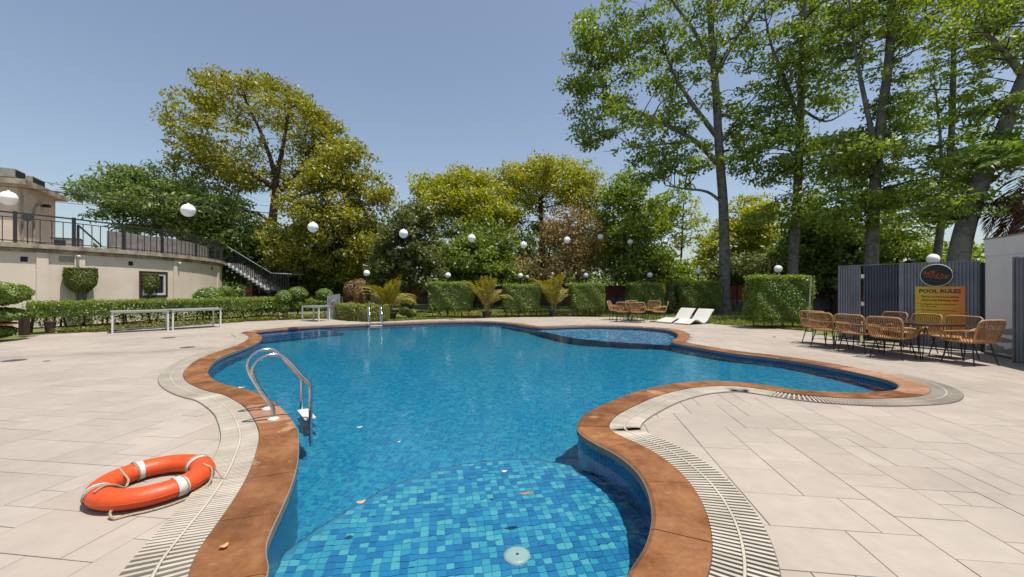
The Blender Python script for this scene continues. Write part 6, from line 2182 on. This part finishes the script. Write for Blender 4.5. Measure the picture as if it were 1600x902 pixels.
tree('dark_tree', 'dark bushy tree behind the large bright hedge', trunk_px([(1165, 482), (1165, 450), (1165, 430)], 27), 0.16,
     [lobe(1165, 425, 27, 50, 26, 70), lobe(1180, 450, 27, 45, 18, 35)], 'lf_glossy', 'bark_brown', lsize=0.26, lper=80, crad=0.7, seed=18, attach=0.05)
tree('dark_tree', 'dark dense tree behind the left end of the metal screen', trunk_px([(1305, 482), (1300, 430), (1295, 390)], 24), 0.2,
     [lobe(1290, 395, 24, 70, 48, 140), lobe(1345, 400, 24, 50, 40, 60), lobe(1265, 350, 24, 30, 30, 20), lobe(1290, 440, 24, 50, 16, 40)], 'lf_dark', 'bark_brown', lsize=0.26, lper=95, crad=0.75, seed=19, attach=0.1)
tree('thin_tree', 'thin young tree with sparse leaves against white sky left of the first grey trunk', trunk_px([(1062, 480), (1063, 430), (1066, 370), (1068, 320)], 31), 0.10,
     [lobe(1066, 350, 31, 38, 45, 26)], 'lf_lime', 'bark_brown', lsize=0.24, lper=45, crad=0.7, seed=20, attach=0.3)
tree('thin_tree', 'thin dark-stemmed tree behind the middle of the metal screen', trunk_px([(1400, 470), (1402, 400), (1405, 340)], 22), 0.10,
     [lobe(1395, 370, 22, 60, 40, 44), lobe(1430, 400, 22, 60, 18, 30), lobe(1500, 400, 20, 60, 18, 26)], 'lf_tall', 'bark_brown', lsize=0.24, lper=50, crad=0.7, seed=21, attach=0.3, flat=0.4)

# the tall grey-trunked trees on the right
def at(x, y, Y): return tuple(AT(x, y, Y))


Y = 23.0
tree('tall_tree', 'tall grey-trunked tree behind the loungers with a wide crown over the pool', trunk_px([(1131, 490), (1132, 400), (1130, 320), (1124, 240), (1119, 150), (1112, 60), (1105, -60)], Y), 0.30,
     [lobe(1010, 175, Y, 115, 72, 76, 90), lobe(930, 90, Y, 48, 52, 30), lobe(905, 150, Y, 22, 32, 12), lobe(960, 60, Y, 75, 60, 44), lobe(1080, 60, Y, 90, 70, 56), lobe(1100, -60, Y, 150, 70, 70, 110), lobe(1060, 255, Y, 75, 30, 40), lobe(925, 210, Y, 26, 18, 10), lobe(1180, 170, Y, 50, 75, 34)],
     'lf_tall', 'bark_pale', 'tall grey-trunked trees along the right', lsize=0.23, lper=66, crad=0.70, flat=0.55, seed=31, attach=0.42, twig=0.017, thick=1.15,
     limb=[([at(1127, 262, Y), at(1085, 220, Y), at(1020, 185, Y), at(960, 160, Y), at(935, 110, Y)], 0.17), ([at(1121, 215, Y), at(1080, 160, Y), at(1050, 110, Y), at(1035, 60, Y)], 0.15), ([at(1085, 220, Y), at(1040, 225, Y), at(990, 232, Y)], 0.09),
           ([at(1112, 100, Y), at(1085, 50, Y), at(1050, 0, Y), at(1030, -40, Y)], 0.14), ([at(1116, 120, Y), at(1150, 60, Y), at(1185, 10, Y), at(1210, -40, Y)], 0.14), ([at(1130, 318, Y), at(1105, 300, Y), at(1070, 295, Y), at(1040, 290, Y)], 0.10), ([at(1123, 230, Y), at(1150, 190, Y), at(1180, 150, Y)], 0.08)])
Y = 22.0
tree('tall_tree', 'second tall grey-trunked tree, its trunk rising behind the bright hedge', trunk_px([(1233, 488), (1240, 400), (1246, 300), (1250, 200), (1253, 90), (1255, -60)], Y), 0.26,
     [lobe(1250, 130, Y, 75, 75, 64), lobe(1240, 30, Y, 100, 60, 70, 80), lobe(1255, -70, Y, 110, 50, 40), lobe(1205, 240, Y, 60, 45, 54), lobe(1290, 260, Y, 60, 50, 56), lobe(1250, 330, Y, 66, 28, 34)],
     'lf_tall', 'bark_pale', 'tall grey-trunked trees along the right', lsize=0.22, lper=58, crad=0.72, flat=0.5, seed=32, attach=0.4, twig=0.016,
     limb=[([at(1248, 190, Y), at(1225, 120, Y), at(1205, 70, Y), at(1195, 20, Y)], 0.12), ([at(1251, 170, Y), at(1290, 190, Y), at(1330, 170, Y)], 0.08)])
Y = 17.0
tree('tall_tree', 'third tall grey-trunked tree, standing behind the dark screen door', trunk_px([(1360, 470), (1363, 380), (1368, 280), (1378, 180), (1390, 80), (1395, -60)], Y), 0.255,
     [lobe(1380, 60, Y, 95, 80, 66, 80), lobe(1330, 20, Y, 65, 60, 36), lobe(1400, -50, Y, 120, 50, 50), lobe(1340, 240, Y, 68, 45, 56), lobe(1420, 300, Y, 74, 40, 52), lobe(1330, 330, Y, 56, 30, 34), lobe(1400, 190, Y, 50, 45, 34)],
     'lf_tall', 'bark_pale', 'tall grey-trunked trees along the right', lsize=0.185, lper=58, crad=0.60, flat=0.42, seed=33, attach=0.3, twig=0.013,
     limb=[([at(1372, 250, Y), at(1350, 150, Y), at(1335, 70, Y), at(1325, -20, Y)], 0.11), ([at(1388, 90, Y), at(1430, 40, Y), at(1470, 10, Y)], 0.09)])
Y = 19.0
tree('tall_tree', 'slender twin-stemmed tree between the third trunk and the leaning trunk', trunk_px([(1455, 470), (1468, 370), (1482, 280), (1488, 180), (1490, 80), (1492, -40)], Y), 0.17,
     [lobe(1490, 120, Y, 60, 80, 50), lobe(1480, 20, Y, 80, 50, 44), lobe(1470, 230, Y, 60, 50, 36), lobe(1450, 320, Y, 60, 35, 26)],
     'lf_tall', 'bark_pale', 'tall grey-trunked trees along the right', lsize=0.19, lper=56, crad=0.62, flat=0.42, seed=34, attach=0.3, twig=0.013,
     limb=[([at(1458, 440, Y), at(1470, 330, Y), at(1470, 230, Y), at(1462, 140, Y)], 0.11)])
Y = 14.0
tree('leaning_tree', 'thick grey trunk leaning right behind the oval sign and white wall', trunk_px([(1488, 470), (1500, 390), (1530, 290), (1565, 210), (1605, 110), (1650, 10)], Y), 0.33,
     [lobe(1560, 60, Y, 80, 60, 44), lobe(1620, 30, Y, 80, 80, 40), lobe(1560, 170, Y, 55, 40, 26), lobe(1540, 260, Y, 50, 30, 24), lobe(1500, 330, Y, 70, 25, 26), lobe(1580, 230, Y, 40, 30, 16), lobe(1640, -50, Y, 120, 50, 40)],
     'lf_tall', 'bark_pale', 'tall grey-trunked trees along the right', lsize=0.16, lper=60, crad=0.5, flat=0.42, seed=35, attach=0.15, twig=0.011,
     limb=[([at(1530, 290, Y), at(1500, 300, Y), at(1470, 310, Y)], 0.06), ([at(1600, 120, Y), at(1560, 70, Y), at(1520, 40, Y)], 0.12)])

# palm with hanging dead fronds at the right edge
q = AT(1600, 470, 13.0)
t = thing('dead_frond_palm', 'palm with hanging rust-brown dead fronds above the white wall', 'palm', (q.x + 0.3, q.y, 0))
MB().tube([(0, 0, 0), (0.05, 0, 2.5), (0.1, 0, 5.2)], [0.24, 0.2, 0.17], 12).build('trunk', M['bark_brown'], t)
for k in range(26):
    a = 2.399 * k
    lf = MB()
    z0 = 5.1 - 0.05 * k
    frond(lf, lf, (0.1 + 0.15 * cos(a), 0.15 * sin(a), z0), Vector((cos(a), sin(a), -0.35 - 0.02 * k)), 1.7, 2.2, nl=16, ll=0.5, lw=0.09)
    lf.build('dead_frond', M['lf_palmdry'], t)
for k in range(18):
    a = 2.399 * k
    lf = MB()
    frond(lf, lf, (0.1 + 0.1 * cos(a), 0.1 * sin(a), 5.2), Vector((cos(a), sin(a), 0.2 + 0.05 * k)), 2.0, 0.9, nl=20, ll=0.55, lw=0.09)
    lf.build('frond', M['lf_dark'], t)

# far wood behind everything, one mass nobody could count
P = []
rng = np.random.default_rng(77)
for _ in range(420):
    a = rng.uniform(radians(38), radians(142))
    d = rng.uniform(44, 56)
    c = np.array([cos(a) * d * 1.25, sin(a) * d, rng.uniform(0.3, 3.2)])
    P.append(c + rng.normal(0, 1.0, (90, 3)) * np.array([1.3, 1.0, 0.7]))
P = np.vstack(P)
P = P[P[:, 2] > 0]
V, Q = leaf_cloud(P, 0.55, 0.5, 0.3, rng=rng)
tag(link(bpy.data.objects.new('far_wood', np_mesh('far_wood', V, Q, M['lf_dark']))), kind='stuff')
